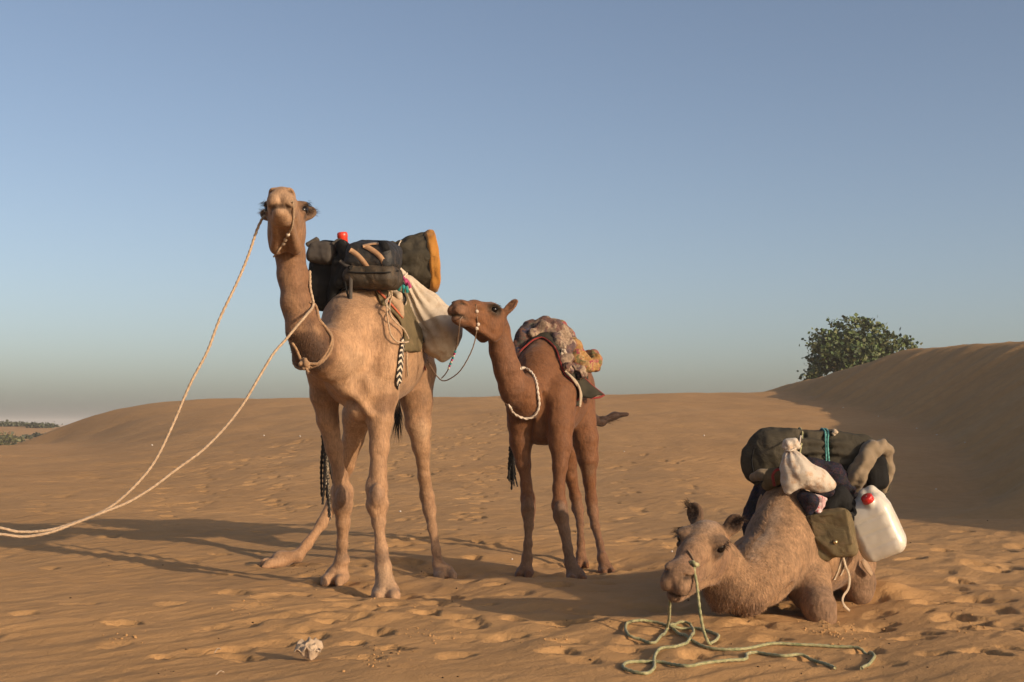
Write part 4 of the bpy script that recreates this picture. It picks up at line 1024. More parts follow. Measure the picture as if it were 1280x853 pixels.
def zigzag_band(name):
    m, t, b = new_mat(name)
    uv = node(t, "ShaderNodeUVMap"); sx = node(t, "ShaderNodeSeparateXYZ"); t.links.new(uv.outputs[0], sx.inputs[0])
    a = node(t, "ShaderNodeMath", operation='PINGPONG'); a.inputs[1].default_value = 0.5; t.links.new(sx.outputs[1], a.inputs[0])
    c = node(t, "ShaderNodeMath", operation='MULTIPLY_ADD'); c.inputs[1].default_value = 0.05; t.links.new(a.outputs[0], c.inputs[0]); t.links.new(sx.outputs[0], c.inputs[2])
    d = node(t, "ShaderNodeMath", operation='FRACT'); e = node(t, "ShaderNodeMath", operation='MULTIPLY'); e.inputs[1].default_value = 22.0
    t.links.new(c.outputs[0], e.inputs[0]); t.links.new(e.outputs[0], d.inputs[0])
    r = ramp(t, d.outputs[0], [(0.0, (0.018, 0.014, 0.012)), (0.58, (0.55, 0.45, 0.33))], 'CONSTANT'); t.links.new(r.outputs[0], b.inputs["Base Color"])
    b.inputs["Roughness"].default_value = 0.95
    return m
BANDW = printed("black_white_plait", [(0.015, 0.012, 0.01), (0.35, 0.28, 0.2), (0.02, 0.015, 0.012)], 70)
BAND = zigzag_band("black_white_woven_band")
def jerry_plastic():
    m, t, b = new_mat("milky_plastic")
    tc = node(t, "ShaderNodeTexCoord"); n1 = node(t, "ShaderNodeTexNoise", Scale=6.0, Detail=5.0); t.links.new(tc.outputs["Object"], n1.inputs["Vector"])
    t.links.new(ramp(t, n1.outputs[0], [(0.3, (0.55, 0.49, 0.40)), (0.7, (0.64, 0.58, 0.49))]).outputs[0], b.inputs["Base Color"])
    b.inputs["Roughness"].default_value = 0.32; b.inputs["Specular IOR Level"].default_value = 0.5
    b.inputs["Subsurface Weight"].default_value = 0.35; b.inputs["Subsurface Radius"].default_value = (0.06, 0.05, 0.04)
    n2 = node(t, "ShaderNodeTexNoise", Scale=9.0, Detail=2.0); t.links.new(tc.outputs["Object"], n2.inputs["Vector"])
    add_bump(t, b, n2.outputs[0], 0.006)
    return m
JERRY = jerry_plastic()

# ---------------------------------------------------------------- gear: shaping helpers
def axes(roll=0.0, yaw=0.0, pitch=0.0):
    r, y, p = map(math.radians, (roll, yaw, pitch))
    ex = np.array([math.cos(r), 0, math.sin(r)]); ez = np.array([-math.sin(r), 0, math.cos(r)]); ey = np.array([0, 1.0, 0])
    ey, ez = ey * math.cos(p) + ez * math.sin(p), ez * math.cos(p) - ey * math.sin(p)
    R = np.array([[math.cos(y), -math.sin(y), 0], [math.sin(y), math.cos(y), 0], [0, 0, 1.0]])
    return np.array([R @ ex, R @ ey, R @ ez])
def soft(im, h=0.009, wr=0.006, sc=9.0, seed=1, wr2=0.0, sc2=28.0, fold=None):
    V, Q = im.skin(h); N = vnormals(V, Q)
    d = wr * noise3(V, sc, seed) + wr2 * noise3(V, sc2, seed + 2)
    if fold is not None: d = d + fold(V)
    return V + N * d[:, None], Q
def cast(im, pix, off=0.012, tmax=14.0, start=5.0):
    """points of a body seen at pixels, lifted off the skin"""
    pix = np.asarray(pix, float); D = np.array([unit(P(a, b, 1.0) - np.array([0, 0, CAM_Z])) for a, b in pix])
    o = np.array([0, 0, CAM_Z]); tt = np.full(len(pix), start)
    best = np.full(len(pix), 9.0); bt = tt.copy()
    for _ in range(160):
        d = im.eval(o + D * tt[:, None]); m_ = d < best; best = np.where(m_, d, best); bt = np.where(m_, tt, bt); tt = np.minimum(tt + np.clip(d * 0.7, -0.05, 0.3), tmax + 1)
        if np.all((np.abs(d) < 0.001) | (tt > tmax)): break
    p = o + D * np.where(best < 0.004, tt, bt)[:, None]      # a ray that passes by is drawn in to the nearest skin
    p = np.where((best < 0.004)[:, None], o + D * bt[:, None], p)
    for _ in range(3): p = p - im.grad(p) * im.eval(p)[:, None]
    return p + im.grad(p) * off
def surf_normal(im): return lambda c: im.grad(c)
def wrap(im, C, R, A, tv, th, off):
    """rays outward from the body's axis: where each leaves the skin"""
    tv = np.asarray(tv); th = np.asarray(th)
    org = C + (R - C) * tv[..., None]
    dr = np.cos(th)[..., None] * A[1] + np.sin(th)[..., None] * A[2]
    o = org.reshape(-1, 3); d = dr.reshape(-1, 3); rr = np.full(len(o), 1.1)
    for _ in range(70):
        f = im.eval(o + d * rr[:, None]); rr = rr - np.clip(f * 0.75, -0.03, 0.25)
    rr = np.clip(rr, 0.05, 1.1).reshape(tv.shape)
    for _ in range(2):                                   # cloth bridges hollows
        q = rr.copy(); q[1:-1] = np.maximum(rr[1:-1], 0.5 * (rr[:-2] + rr[2:])); q[:, 1:-1] = np.maximum(q[:, 1:-1], 0.5 * (q[:, :-2] + q[:, 2:])); rr = q
    return org, dr, rr + off
def solid(grid, thick):
    nu, nv = grid.shape[:2]
    du = np.gradient(grid, axis=0); dv = np.gradient(grid, axis=1)
    n = np.cross(du, dv); n /= np.maximum(np.linalg.norm(n, axis=-1, keepdims=True), 1e-9)
    top = (grid + n * thick / 2).reshape(-1, 3); bot = (grid - n * thick / 2).reshape(-1, 3)
    f = grid_faces(nu, nv); m = nu * nv
    F = [tuple(map(int, q)) for q in f] + [tuple(int(i) + m for i in q[::-1]) for q in f]
    ring = [(i, 0) for i in range(nu)] + [(nu - 1, j) for j in range(1, nv)] + [(i, nv - 1) for i in range(nu - 2, -1, -1)] + [(0, j) for j in range(nv - 2, 0, -1)]
    ring = [a * nv + b for a, b in ring]
    for a, b in zip(ring, ring[1:] + ring[:1]): F.append((b, a, a + m, b + m))
    return np.vstack([top, bot]), F
def rope_obj(name, path, r, mat, label=None, cat=None, root=None, step=0.012, lay=70.0, group=None, taper=None, seg=8):
    v, f = tube(path, r, step, seg, twist=lay, taper=taper)
    if root is not None: return part(name, v, f, mat, root)
    o = mesh_obj(name, v, f, mat); settle(o, np.asarray(path[0], float))
    return tag(o, label, cat, group)
def knot(c, r, seed=0):
    im = Implicit(); rr = random.Random(seed)
    for i in range(6):
        a = np.array([rr.gauss(0, 1), rr.gauss(0, 1), rr.gauss(0, 1)]); a = unit(a) * r * 0.9
        im.cone(np.asarray(c) - a, np.asarray(c) + np.roll(a, 1), r * 0.45, r * 0.45, r * 0.2)
    return im.skin(r * 0.22)
def bead(c, r):
    u = np.linspace(0, math.pi, 7); v = np.linspace(0, 2 * math.pi, 9, endpoint=False); a, b = np.meshgrid(u, v, indexing='ij')
    return np.asarray(c) + r * np.stack([np.sin(a) * np.cos(b), np.sin(a) * np.sin(b), np.cos(a)], -1).reshape(-1, 3), grid_faces(7, 9, closed_v=True)
def revolve(prof, c, A, seg=28):
    """turn (radius, height) about axis A[2]"""
    a = np.linspace(0, 2 * math.pi, seg, endpoint=False)
    v = np.array([[np.asarray(c) + r * (math.cos(t) * A[0] + math.sin(t) * A[1]) + h * A[2] for t in a] for r, h in prof]).reshape(-1, 3)
    f = [tuple(map(int, q[::-1])) for q in grid_faces(len(prof), seg, closed_v=True)]
    return v, f
def tassel(name, top, drop, n, strand_len, mat2, label, seed, spread=0.03):
    """hanging cords: a knotted head and many loose plaited strands"""
    root = thing(name, label, "tassel", top)
    rr = random.Random(seed)
    v, f = tube([np.asarray(top), np.asarray(drop)], 0.010, 0.01, 7, twist=60); part("cord", v, f, DARKCORD, root)
    v, q = knot(drop, 0.026, seed); part("knot", v, q, DARKCORD, root)
    for i in range(n):
        p = np.asarray(drop) + np.array([rr.uniform(-1, 1), rr.uniform(-1, 1), 0]) * spread * 0.4
        L = strand_len * rr.uniform(0.6, 1.05); e = p + np.array([rr.gauss(0, spread), rr.gauss(0, spread), -L])
        m_ = lerp(p, e, 0.5) + np.array([rr.gauss(0, spread * .4), rr.gauss(0, spread * .4), 0])
        v, f = tube([p, m_, e], rr.uniform(0.008, 0.013), 0.012, 8, twist=80, lobes=2, lob=0.3, taper=[1, 1, 0.6])
        part("strand", v, f, mat2 if i % 2 else DARKCORD, root)
    return root
C1C, C1R = P(443, 436, 9.08), P(507, 437, 10.55)
C2C, C2R = P(674, 492, 10.25), P(716, 492, 11.35)
C3C, C3R = P(972, 700, 8.05), P(1062, 694, 9.25)

# ================================================================ load of the tall camel
def pad_sheet(im, C, R, A, t0, t1, th0, th1, off, nu=46, nv=60, wav=0.010, seed=0, edge=None):
    th = np.linspace(th0, th1, nu)[:, None] * np.ones((1, nv)); s = np.linspace(0, 1, nv)[None] * np.ones((nu, 1))
    a = np.interp(th[:, 0], *t0)[:, None]; b = np.interp(th[:, 0], *t1)[:, None]
    tv = a + (b - a) * s
    org, dr, rr = wrap(im, C, R, A, tv, th, off)
    rr = rr + wav * noise2(th * 3.1 + seed, tv * 9 + seed, 77) + wav * 0.5 * noise2(th * 9, tv * 21, 78)
    if edge is not None: rr = rr + edge(th, s)
    return org + dr * rr[..., None]
D = math.radians
# olive pad over the back and flank
g = pad_sheet(C1, C1C, C1R, A1, ([D(-4), D(20), D(45), D(83), D(120), D(190)], [0.05, 0.03, 0.05, 0.15, 0.2, 0.2]), ([D(-4), D(60), D(120), D(190)], [0.40, 0.62, 0.70, 0.60]), D(-4), D(186), 0.016)
v, f = solid(g, 0.016)
o = mesh_obj("saddle_pad", v, f, OLIVE); settle(o, C1C + np.array([0, .6, .5]))
tag(o, "olive canvas saddle pad draped over the tall camel's back and flank", "saddle pad")
# coloured under-blanket showing below and behind the pad
g = pad_sheet(C1, C1C, C1R, A1, ([D(-5), D(190)], [0.38, 0.50]), ([D(-5), D(190)], [0.92, 0.95]), D(8), D(172), 0.010, seed=4)
v, f = solid(g, 0.012)
o = mesh_obj("saddle_cloth", v, f, FELT); settle(o, C1C + np.array([0, 1.0, .5])); tag(o, "dark wool saddle cloth under the tall camel's sack", "saddle cloth")

# backpack
def backpack():
    c = P(411, 346, 9.38); Ax = axes(-14, -12, 0)
    root = thing("backpack", "black hiking backpack with grey lid strapped ahead of the tall camel's hump", "backpack", P(400, 398, 9.38))
    im = Implicit()
    im.box(c, (0.145, 0.15, 0.255), Ax, 0.03, 0.10)
    im.box(c + Ax[0] * 0.09 + Ax[2] * 0.10, (0.14, 0.14, 0.15), Ax, 0.06, 0.10)
    im.ell(c - Ax[2] * 0.10 - Ax[1] * 0.10, (0.12, 0.08, 0.14), Ax, 0.05)
    V, Q = soft(im, 0.009, 0.010, 7, 3, 0.004, 22); part("body", V, Q, BLACK, root)
    im = Implicit(); k = P(402, 316, 9.22)
    im.box(k, (0.105, 0.055, 0.082), axes(-8, -14, -16), 0.03, 0.045)
    V, Q = soft(im, 0.008, 0.008, 9, 5, 0.004, 30); lid = part("lid", V, Q, GREY, root)
    im = Implicit(); im.box(P(391, 303, 9.25), (0.05, 0.04, 0.018), axes(32, 0, 0), 0.02, 0.012); V, Q = soft(im, 0.006, 0.004, 14, 6); part("top_loop", V, Q, GREY, lid)
    im = Implicit(); im.chain([(P(428, 308, 9.15), .05), (P(438, 318, 9.12), .055), (P(436, 338, 9.10), .05), (P(428, 352, 9.12), .05)], 0.04); im.cone(P(424, 330, 9.15), P(415, 375, 9.2), .05, .035, 0.05)
    V, Q = soft(im, 0.008, 0.010, 12, 8); part("hip_pad", V, Q, BLACK, root)
    nf = lambda c_: np.tile([0.1, -1.0, 0.15], (len(c_), 1))
    for path, w in (([P(425, 326, 9.08), P(431, 331, 9.05), P(437, 335, 9.03), P(438.5, 350, 9.02), P(438, 376, 9.0)], 0.026), ([P(431, 352, 9.04), P(433, 362, 9.02), P(437, 377, 9.01)], 0.014), ([P(416, 305, 9.15), P(424, 300, 9.15), P(432, 305, 9.1)], 0.022)):
        v, f, uv = ribbon(path, w, 0.004, nf); part("strap", v, f, GREY if w > 0.02 else BLACK, root)
    v, q = knot(P(438, 335, 9.02), 0.016, 4); part("buckle", v, q, BLACK, root)
backpack()
# red bottle top
v, f = revolve([(0.0, 0), (0.036, 0), (0.036, 0.075), (0.039, 0.08), (0.039, 0.10), (0.034, 0.112), (0.0, 0.114)], P(429.5, 310, 9.25), axes(6, 0, 0))
o = mesh_obj("bottle", v, f, RED_PL); settle(o, P(429.5, 310, 9.25)); tag(o, "small red bottle poking out above the black backpack", "bottle")

def duffel():
    c = P(466, 334, 9.14); Ax = axes(-2, -8, 0)
    root = thing("duffel_bag", "dusty navy duffel bag with tan stripes lying on the tall camel's withers", "duffel bag", P(466, 361, 9.14))
    up = Implicit(); up.box(P(466, 324, 9.17), (0.190, 0.165, 0.110), Ax, 0.03, 0.085); up.box(P(473, 320, 9.3), (0.15, 0.18, 0.10), Ax, 0.05, 0.07)
    V, Q = soft(up, 0.008, 0.012, 7, 12, 0.004, 25); tp = part("top_panel", V, Q, NAVY, root)
    lo = Implicit(); lo.box(P(466.5, 346, 9.17), (0.194, 0.172, 0.085), axes(-1, -8, 0), 0.03, 0.07)
    V, Q = soft(lo, 0.008, 0.012, 8, 15, 0.005, 25); part("base_panel", V, Q, DUSTY, root)
    both = Implicit(); both.prims = up.prims + lo.prims
    pts = cast(both, [(434, 340), (445, 341), (458, 341.5), (470, 341.5), (484, 341), (497, 339)], 0.006)
    v, f = tube(pts, 0.006, 0.012, 6); part("seam", v, f, BLACK, root)
    for a in ([(438, 313), (443, 316), (449, 321), (455, 328), (460, 335), (463, 341)], [(455, 308), (462, 311), (470, 316), (477, 323), (481, 331), (484, 340)]):
        v, f, uv = ribbon(cast(up, a, 0.005), 0.036, 0.005, surf_normal(up)); part("stripe", v, f, TANWEB, tp)
    v, f, uv = ribbon(cast(up, [(454, 309), (464, 306.5), (473, 306)], 0.010), 0.022, 0.005, surf_normal(up)); part("handle", v, f, TANWEB, tp)
    v, f, uv = ribbon(cast(up, [(476, 303), (480, 307), (483, 314)], 0.012), 0.05, 0.005, surf_normal(up)); part("strap", v, f, BLACK, root)
    return both
DUF = duffel()

def bedroll():
    a, b = P(462, 332, 9.92), P(534, 328.5, 10.02)
    ax = unit(b - a); u = unit(np.cross(ax, [0, 0, 1.0])) * -1; w = np.cross(ax, u)
    L = np.linalg.norm(b - a)
    root = thing("bedroll", "thick olive bedroll with ochre lining tied behind the tall camel's hump", "bedroll", P(515, 360, 9.95))
    nt_, na = 60, 96
    s = np.linspace(0, 1, nt_); th = np.linspace(0, 2 * math.pi, na, endpoint=False)
    S, T = np.meshgrid(s, th, indexing='ij')
    rad = np.interp(S, [0, 0.06, 0.25, 0.42, 0.47, 0.52, 0.65, 0.85, 1.0], [0.07, 0.14, 0.165, 0.165, 0.150, 0.168, 0.196, 0.214, 0.222])
    pin = np.exp(-((S - 0.47) / 0.13) ** 2)
    rad = rad + 0.010 * np.sin(T * 5 + 2 * noise2(S * 2, T, 8)) * ss(0.5, 0.8, S) + (0.004 + 0.014 * pin) * np.sin(T * 9 + 1.5 * noise2(S * 3, T * 2, 3)) + 0.010 * noise2(S * 6, T * 3, 5) + 0.006 * np.cos(3 * T + 1)
    rad = np.where(np.abs(np.angle(np.exp(1j * (T - 1.9)))) < 0.05, rad - 0.014, rad)
    def pt(S, T, r): return a + ax * (S * L)[..., None] + (np.cos(T) * r)[..., None] * u + (np.sin(T) * r)[..., None] * w
    g = pt(S, T, rad)
    v = g.reshape(-1, 3); f = [tuple(map(int, q[::-1])) for q in grid_faces(nt_, na, closed_v=True)]
    i0 = len(v); v = np.vstack([v, a]); f += [(i0, k, (k + 1) % na) for k in range(na)]
    part("shell", v, f, ROLL, root)
    # turned-back lining and the coiled layers of the open end
    S2, T2 = np.meshgrid(np.linspace(0, 1, 14), th, indexing='ij')
    r2 = 0.236 + 0.010 * np.sin(S2 * math.pi) - 0.02 * ss(0.12, 0.0, S2) + 0.012 * noise2(S2 * 2, T2 * 2.5, 9) - 0.05 * ss(0.75, 1.0, S2) + 0.006 * np.cos(3 * T2 + 1)
    g = pt(0.975 + 0.21 * S2 - 0.02 * ss(0.9, 1, S2) + 0.02 * np.cos(T2 + 0.5) + 0.014 * noise2(T2 * 2, S2, 4), T2, r2)
    part("lining", g.reshape(-1, 3), [tuple(map(int, q[::-1])) for q in grid_faces(14, na, closed_v=True)], ORANGE, root)
    for k in range(3):
        n = 150; tt = np.linspace(0, 2 * math.pi * 2.6, n); r3 = 0.20 - 0.055 * tt / (2 * math.pi) - 0.018 * k + 0.010 * np.sin(tt * 2.3 + k)
        top = pt(np.full(n, 1.10) + 0.018 * np.sin(tt * 1.3 + k), tt, r3); bot = pt(np.full(n, 0.80), tt, r3)
        part("coil", *solid(np.stack([bot, top], 1), 0.010), [ORANGE, ROLL, ORANGE][k], root)
    tt = np.linspace(0, 2 * math.pi, 60); r4 = 0.158 + 0.004 * np.sin(tt * 9)
    v, f = tube(pt(np.full(60, 0.47) + 0.13 * np.cos(tt - 0.9), tt, r4 + 0.022), 0.005, 0.012, 7, twist=80); part("tie_cord", v, f, ROPE_W, root)
    return root
bedroll()

def big_sack():
    root = thing("sack", "large cream cloth sack hanging full against the tall camel's flank", "sack", P(545, 452, 9.85))
    im = Implicit(); y = unit(P(640, 400, 1) - np.array([0, 0, CAM_Z])); sq = None
    im.chain([(P(505, 347, 9.75), .03), (P(511, 357, 9.78), .05), (P(521, 373, 9.84), .085), (P(534, 391, 9.88), .125), (P(546, 410, 9.9), .152), (P(552, 425, 9.9), .125), (P(555, 444, 9.9), .045)], 0.08)
    im.ell(P(556, 407, 9.88), (0.11, 0.15, 0.11), None, 0.08)
    im.cone(P(540, 425, 9.9), P(529, 424, 9.92), 0.11, 0.05, 0.06)
    im.cone(P(560, 438, 9.9), P(553, 449, 9.9), 0.05, 0.022, 0.04)
    a, b = P(505, 347, 9.75), P(556, 440, 9.9); ax = unit(b - a)
    def fold(V):
        q = (V - a) @ ax / np.linalg.norm(b - a); r = V - a - ((V - a) @ ax)[:, None] * ax; ang = np.arctan2(r[:, 0] * ax[2] - r[:, 2] * ax[0], -r[:, 1])
        return (0.010 * np.clip(1.15 - q, 0, 1)) * np.sin(ang * 9 + 2.5 * noise3(V, 4, 8)) * ss(0.0, 0.2, q)
    V, Q = soft(im, 0.008, 0.012, 6, 21, 0.004, 20, fold); part("cloth", V, Q, SACK, root)
    im2 = Implicit(); im2.chain([(P(503, 344, 9.74), .035), (P(497, 339, 9.72), .028), (P(494, 341, 9.70), .015)], 0.02)
    V, Q = soft(im2, 0.006, 0.008, 20, 22); nk = part("gathered_neck", V, Q, SACK, root)
    v, f = tube([P(503, 349, 9.71), P(506, 345, 9.69), P(509, 342, 9.74)], 0.007, 0.01, 7, twist=90); part("tie_cord", v, f, ROPE_W, nk)
    # fringe of bright cloth caught under it
    return im
SK = big_sack()
root = thing("cloth_fringe", "teal and magenta cloth fringe hanging between duffel and cream sack", "fringe", P(500, 360, 9.5))
for i, (px, py, ex, ey, m_) in enumerate(((497, 349, 493, 361, TEALC), (500, 351, 498, 365, TEALC), (503, 353, 504, 366, TEALC), (506, 355, 509, 366, TEALC), (503, 346, 509, 357, PINKC), (507, 349, 513, 360, PINKC))):
    nf = lambda c_: np.tile([0.2, -1.0, 0.1], (len(c_), 1))
    v, f, uv = ribbon([P(px, py, 9.50), P((px + ex) / 2 + 1, (py + ey) / 2, 9.46), P(ex, ey, 9.48)], 0.022, 0.006, nf, 0.01); part("strip", v, f, m_, root)
im = Implicit(); im.chain([(P(493, 366, 9.45), .028), (P(499, 371, 9.42), .03), (P(504, 378, 9.42), .026)], 0.02); V, Q = soft(im, 0.006, 0.006, 20, 31); part("bundle", V, Q, STRAP, root)
v, f = tube([P(499, 365, 9.44), P(505, 368, 9.40), P(507, 376, 9.39), P(502, 383, 9.40), P(496, 379, 9.42), P(497, 368, 9.42)], 0.008, 0.01, 7); part("loop", v, f, BLACK, root)
# straps and cords on the pad, cast onto the flank
o_ = cast(C1, [(466, 363), (473, 371), (482, 381), (491, 391), (499, 400)], 0.036)
v, f, uv = ribbon(o_, 0.030, 0.006, surf_normal(C1)); o = mesh_obj("strap", v, f, REDSTRAP); settle(o, o_[0]); tag(o, "rust red strap crossing the olive saddle pad", "strap")
im = Implicit(); im.chain([(cast(C1, [(486, 376)], .03)[0], .03), (cast(C1, [(493, 384)], .035)[0], .035), (cast(C1, [(497, 396)], .03)[0], .03)], 0.02)
V, Q = soft(im, 0.007, 0.008, 16, 41); o = mesh_obj("rolled_cloth", V, Q, LEATHER); settle(o, V.mean(0)); tag(o, "small rolled tan cloth tucked above the olive saddle pad", "cloth")
root = thing("cord", "pale cotton cord looping down the olive saddle pad", "cord", cast(C1, [(484, 420)], .05)[0])
for a in ([(480, 362), (480, 374), (481, 386), (482, 398), (484, 410), (486, 421), (491, 429), (498, 430), (503, 428)], [(483, 362), (484, 374), (482, 382), (484, 396), (490, 406), (498, 414), (503, 424)], [(478, 364), (482, 373), (480, 384), (484, 392)]):
    v, f = tube(cast(C1, a, 0.045), 0.0055, 0.012, 7, twist=80); part("strand", v, f, ROPE_C, root)
# woven girth
pts = cast(C1, [(502, 424), (501, 434), (499.5, 446), (498.5, 458), (497, 470), (496.5, 482)], 0.014)
th = np.linspace(0, 1, 6)[1:]
low = [lerp(pts[-1], C1C + np.array([0.10, .55, -0.46]), t) for t in th]
low = np.array(low); dd = C1.eval(low); low = low - C1.grad(low) * (dd - 0.014)[:, None]
v, f, uv = ribbon(np.vstack([pts, low]), 0.052, 0.007, surf_normal(C1)); o = mesh_obj("girth_band", v, f, BAND, uvs=uv); settle(o, pts[0]); tag(o, "black and white woven girth band on the tall camel's flank", "girth")
pts = cast(C1, [(505, 424), (506.5, 440), (507, 456), (508, 470)], 0.012)
rope_obj("cord", pts, 0.005, ROPE_C, "thin straight cord beside the woven girth band", "cord")
# red threads at the back of the flank
root = thing("thread_tassel", "dark red thread tassel below the cream sack", "tassel", P(531, 452, 10.0))
for i in range(7):
    x0 = 530 + random.uniform(-1.5, 1.5); v, f = tube([P(x0, 443, 10.0), P(x0 - 1 + random.gauss(0, 1), 453, 10.0), P(x0 - 1 + random.gauss(0, 1.2), 461 + random.uniform(-4, 3), 10.0)], 0.004, 0.02, 5); part("thread", v, f, REDTRIM, root)
tassel("tassel", P(407, 520, 9.62), P(406, 546, 9.62), 13, 0.60, BANDW, "long black and white plaited tassel hanging behind the tall camel's foreleg", 5, 0.026)

# ropes of the tall camel
def settle_on(im, pts, off):
    pts = np.asarray(pts, float)
    for _ in range(3): pts = pts - im.grad(pts) * (im.eval(pts) - off)[:, None]
    return pts
lead1 = [P(331, 270, 8.26), P(326, 277, 8.22), P(320, 291, 8.2), P(311, 318, 8.16), P(297, 352, 8.1), P(275, 398, 8.04), P(259, 440, 8.0), P(238, 480, 7.96), P(212, 540, 7.9), P(190, 582, 7.86), P(160, 616, 7.8), P(131, 638, 7.76), P(95, 653, 7.7), P(60, 663, 7.64), P(25, 665, 7.6), P(0, 660, 7.55), P(-60, 648, 7.5), P(-160, 664, 7.4), P(-250, 720, 7.3)]
lead1 += [np.array([-4.3, 7.2, ground_z(-4.3, 7.2)[0] + .01])]
rope_obj("lead_rope", lead1, 0.0085, ROPE_C, "pale lead rope running from the tall camel's muzzle down toward the sand", "rope", lay=55)
lead2 = [*settle_on(C1, [P(383, 340, 8.62), P(385, 362, 8.56), P(388, 382, 8.52)], 0.010), P(383, 394, 8.36), P(371, 408, 8.3), P(357, 425, 8.26), P(342, 442, 8.22), P(325, 470, 8.16), P(304, 505, 8.1), P(280, 536, 8.05), P(252, 564, 7.98), P(222, 586, 7.92), P(190, 610, 7.86), P(160, 628, 7.8), P(128, 641, 7.74), P(92, 655, 7.68), P(62, 666, 7.62), P(30, 671, 7.58), P(0, 668, 7.53), P(-70, 664, 7.47), P(-170, 690, 7.37), P(-240, 725, 7.3)]
lead2 += [np.array([-4.1, 7.12, ground_z(-4.1, 7.12)[0] + .01])]
rope_obj("lead_rope", lead2, 0.0085, ROPE_C, "pale lead rope running from the tall camel's neck down toward the sand", "rope", lay=55)
# collar round the base of the neck
ctr = lerp(P(396, 438, 8.66), P(379, 412, 8.55), 0.25); nx_ = unit(P(379, 412, 8.55) - P(412, 443, 8.82)); e1 = unit(np.cross(nx_, [0, 1.0, 0])); e2 = np.cross(nx_, e1)
ring = []
for t in np.linspace(0, 2 * math.pi, 26, endpoint=False):
    dv = math.cos(t) * e1 + math.sin(t) * e2; r_ = 0.4
    for _ in range(50): r_ -= np.clip(C1.eval((ctr + dv * r_)[None])[0] * 0.7, -0.02, 0.1)
    ring.append(ctr + dv * (min(r_, 0.32) + 0.012))
ring = np.array(ring + ring[:1])
root = thing("neck_rope", "tan rope collar knotted round the base of the tall camel's neck", "rope collar", ring.min(0))
rope_obj("loop", ring, 0.010, ROPE_B2, root=root, lay=60)
kn = settle_on(C1, [P(377, 462, 8.45)], 0.03)[0]
v, q = knot(kn, 0.034, 9); part("knot", v, q, ROPE_B2, root)
low = ring[np.argmin(np.linalg.norm(ring - kn, axis=1))]
rope_obj("tail_end", [low, kn, kn + np.array([0.03, -0.02, -0.06])], 0.010, ROPE_B2, root=root)
pts = settle_on(C1, [P(388, 378, 8.5), P(397, 384, 8.6), P(402, 398, 8.62), P(404, 415, 8.62), P(403, 432, 8.6), P(398, 447, 8.55), P(388, 458, 8.5), kn], 0.012)
rope_obj("tied_end", pts, 0.010, ROPE_B2, root=root)
pts = settle_on(C1, [kn, P(370, 455, 8.46), P(366, 442, 8.45), P(363, 430, 8.46)], 0.012)
rope_obj("tied_end", pts, 0.009, ROPE_B2, root=root)
# nose line over the cheek
root = thing("nose_line", "beaded nose line crossing the tall camel's cheek and jaw", "nose line", P(347, 318, 8.4))
pts = cast(C1, [(364.5, 252), (366, 262), (365.5, 274), (364, 284), (361, 292), (357, 299), (352, 306), (346, 315), (343, 321)], 0.006, start=6.5)
v, f = tube(pts, 0.006, 0.012, 7, twist=90); part("cord", v, f, ROPE_C, root)
for a, b_ in ((361, 292), (357.5, 298.5), (354, 303.5)):
    v, f = bead(cast(C1, [(a, b_)], 0.010, start=6.5)[0], 0.014); part("bead", v, f, ROPE_W, root)

# ================================================================ load of the red-brown camel
gf = pad_sheet(C2, C2C, C2R, A2, ([D(-22), D(20), D(60), D(90), D(115), D(150), D(200)], [0.03, -0.07, -0.02, 0.09, -0.01, -0.05, 0.0]), ([D(-22), D(20), D(60), D(120), D(200)], [0.20, 0.42, 0.75, 0.75, 0.45]), D(-22), D(200), 0.018, 60, 44, 0.012, 3)
root = thing("saddle_felt", "dark felt saddle blanket with red binding on the red-brown camel's hump", "saddle blanket", C2C + np.array([0, .4, .3]))
v, f = solid(gf, 0.016); part("felt", v, f, FELT, root)
for e in (gf[:, 0], gf[:, -1], gf[0], gf[-1]):
    v, f = tube(e[::2], 0.0075, 0.02, 6); part("binding", v, f, REDTRIM, root)
# stiff rear flap standing off the flank
q = [P(716, 462, 10.45), P(727, 470, 10.5), P(741, 483, 10.55), P(755, 494, 10.6)]; q2 = [P(712, 478, 10.4), P(719, 488, 10.42), P(727, 496, 10.46), P(739, 498, 10.52)]
def resample(p, n):
    c_ = catmull(p, 0.01); l_ = np.concatenate([[0], np.cumsum(np.linalg.norm(np.diff(c_, axis=0), axis=1))]); t_ = np.linspace(0, l_[-1], n)
    return np.stack([np.interp(t_, l_, c_[:, k]) for k in range(3)], 1)
qa, qb = resample(q, 14), resample(q2, 14)
gg = np.stack([lerp(qa, qb, k / 7) + np.array([0, -0.02, 0.01]) * math.sin(k / 7 * math.pi) for k in range(8)])
v, f = solid(gg, 0.014); part("flap", v, f, FELT, root)
v, f = tube(catmull(q, 0.03), 0.009, 0.02, 6, fine=False); part("binding", v, f, REDTRIM, root)
v, f = tube([q[-1], P(749, 497, 10.56), q2[-1]], 0.009, 0.02, 6); part("binding", v, f, REDTRIM, root)

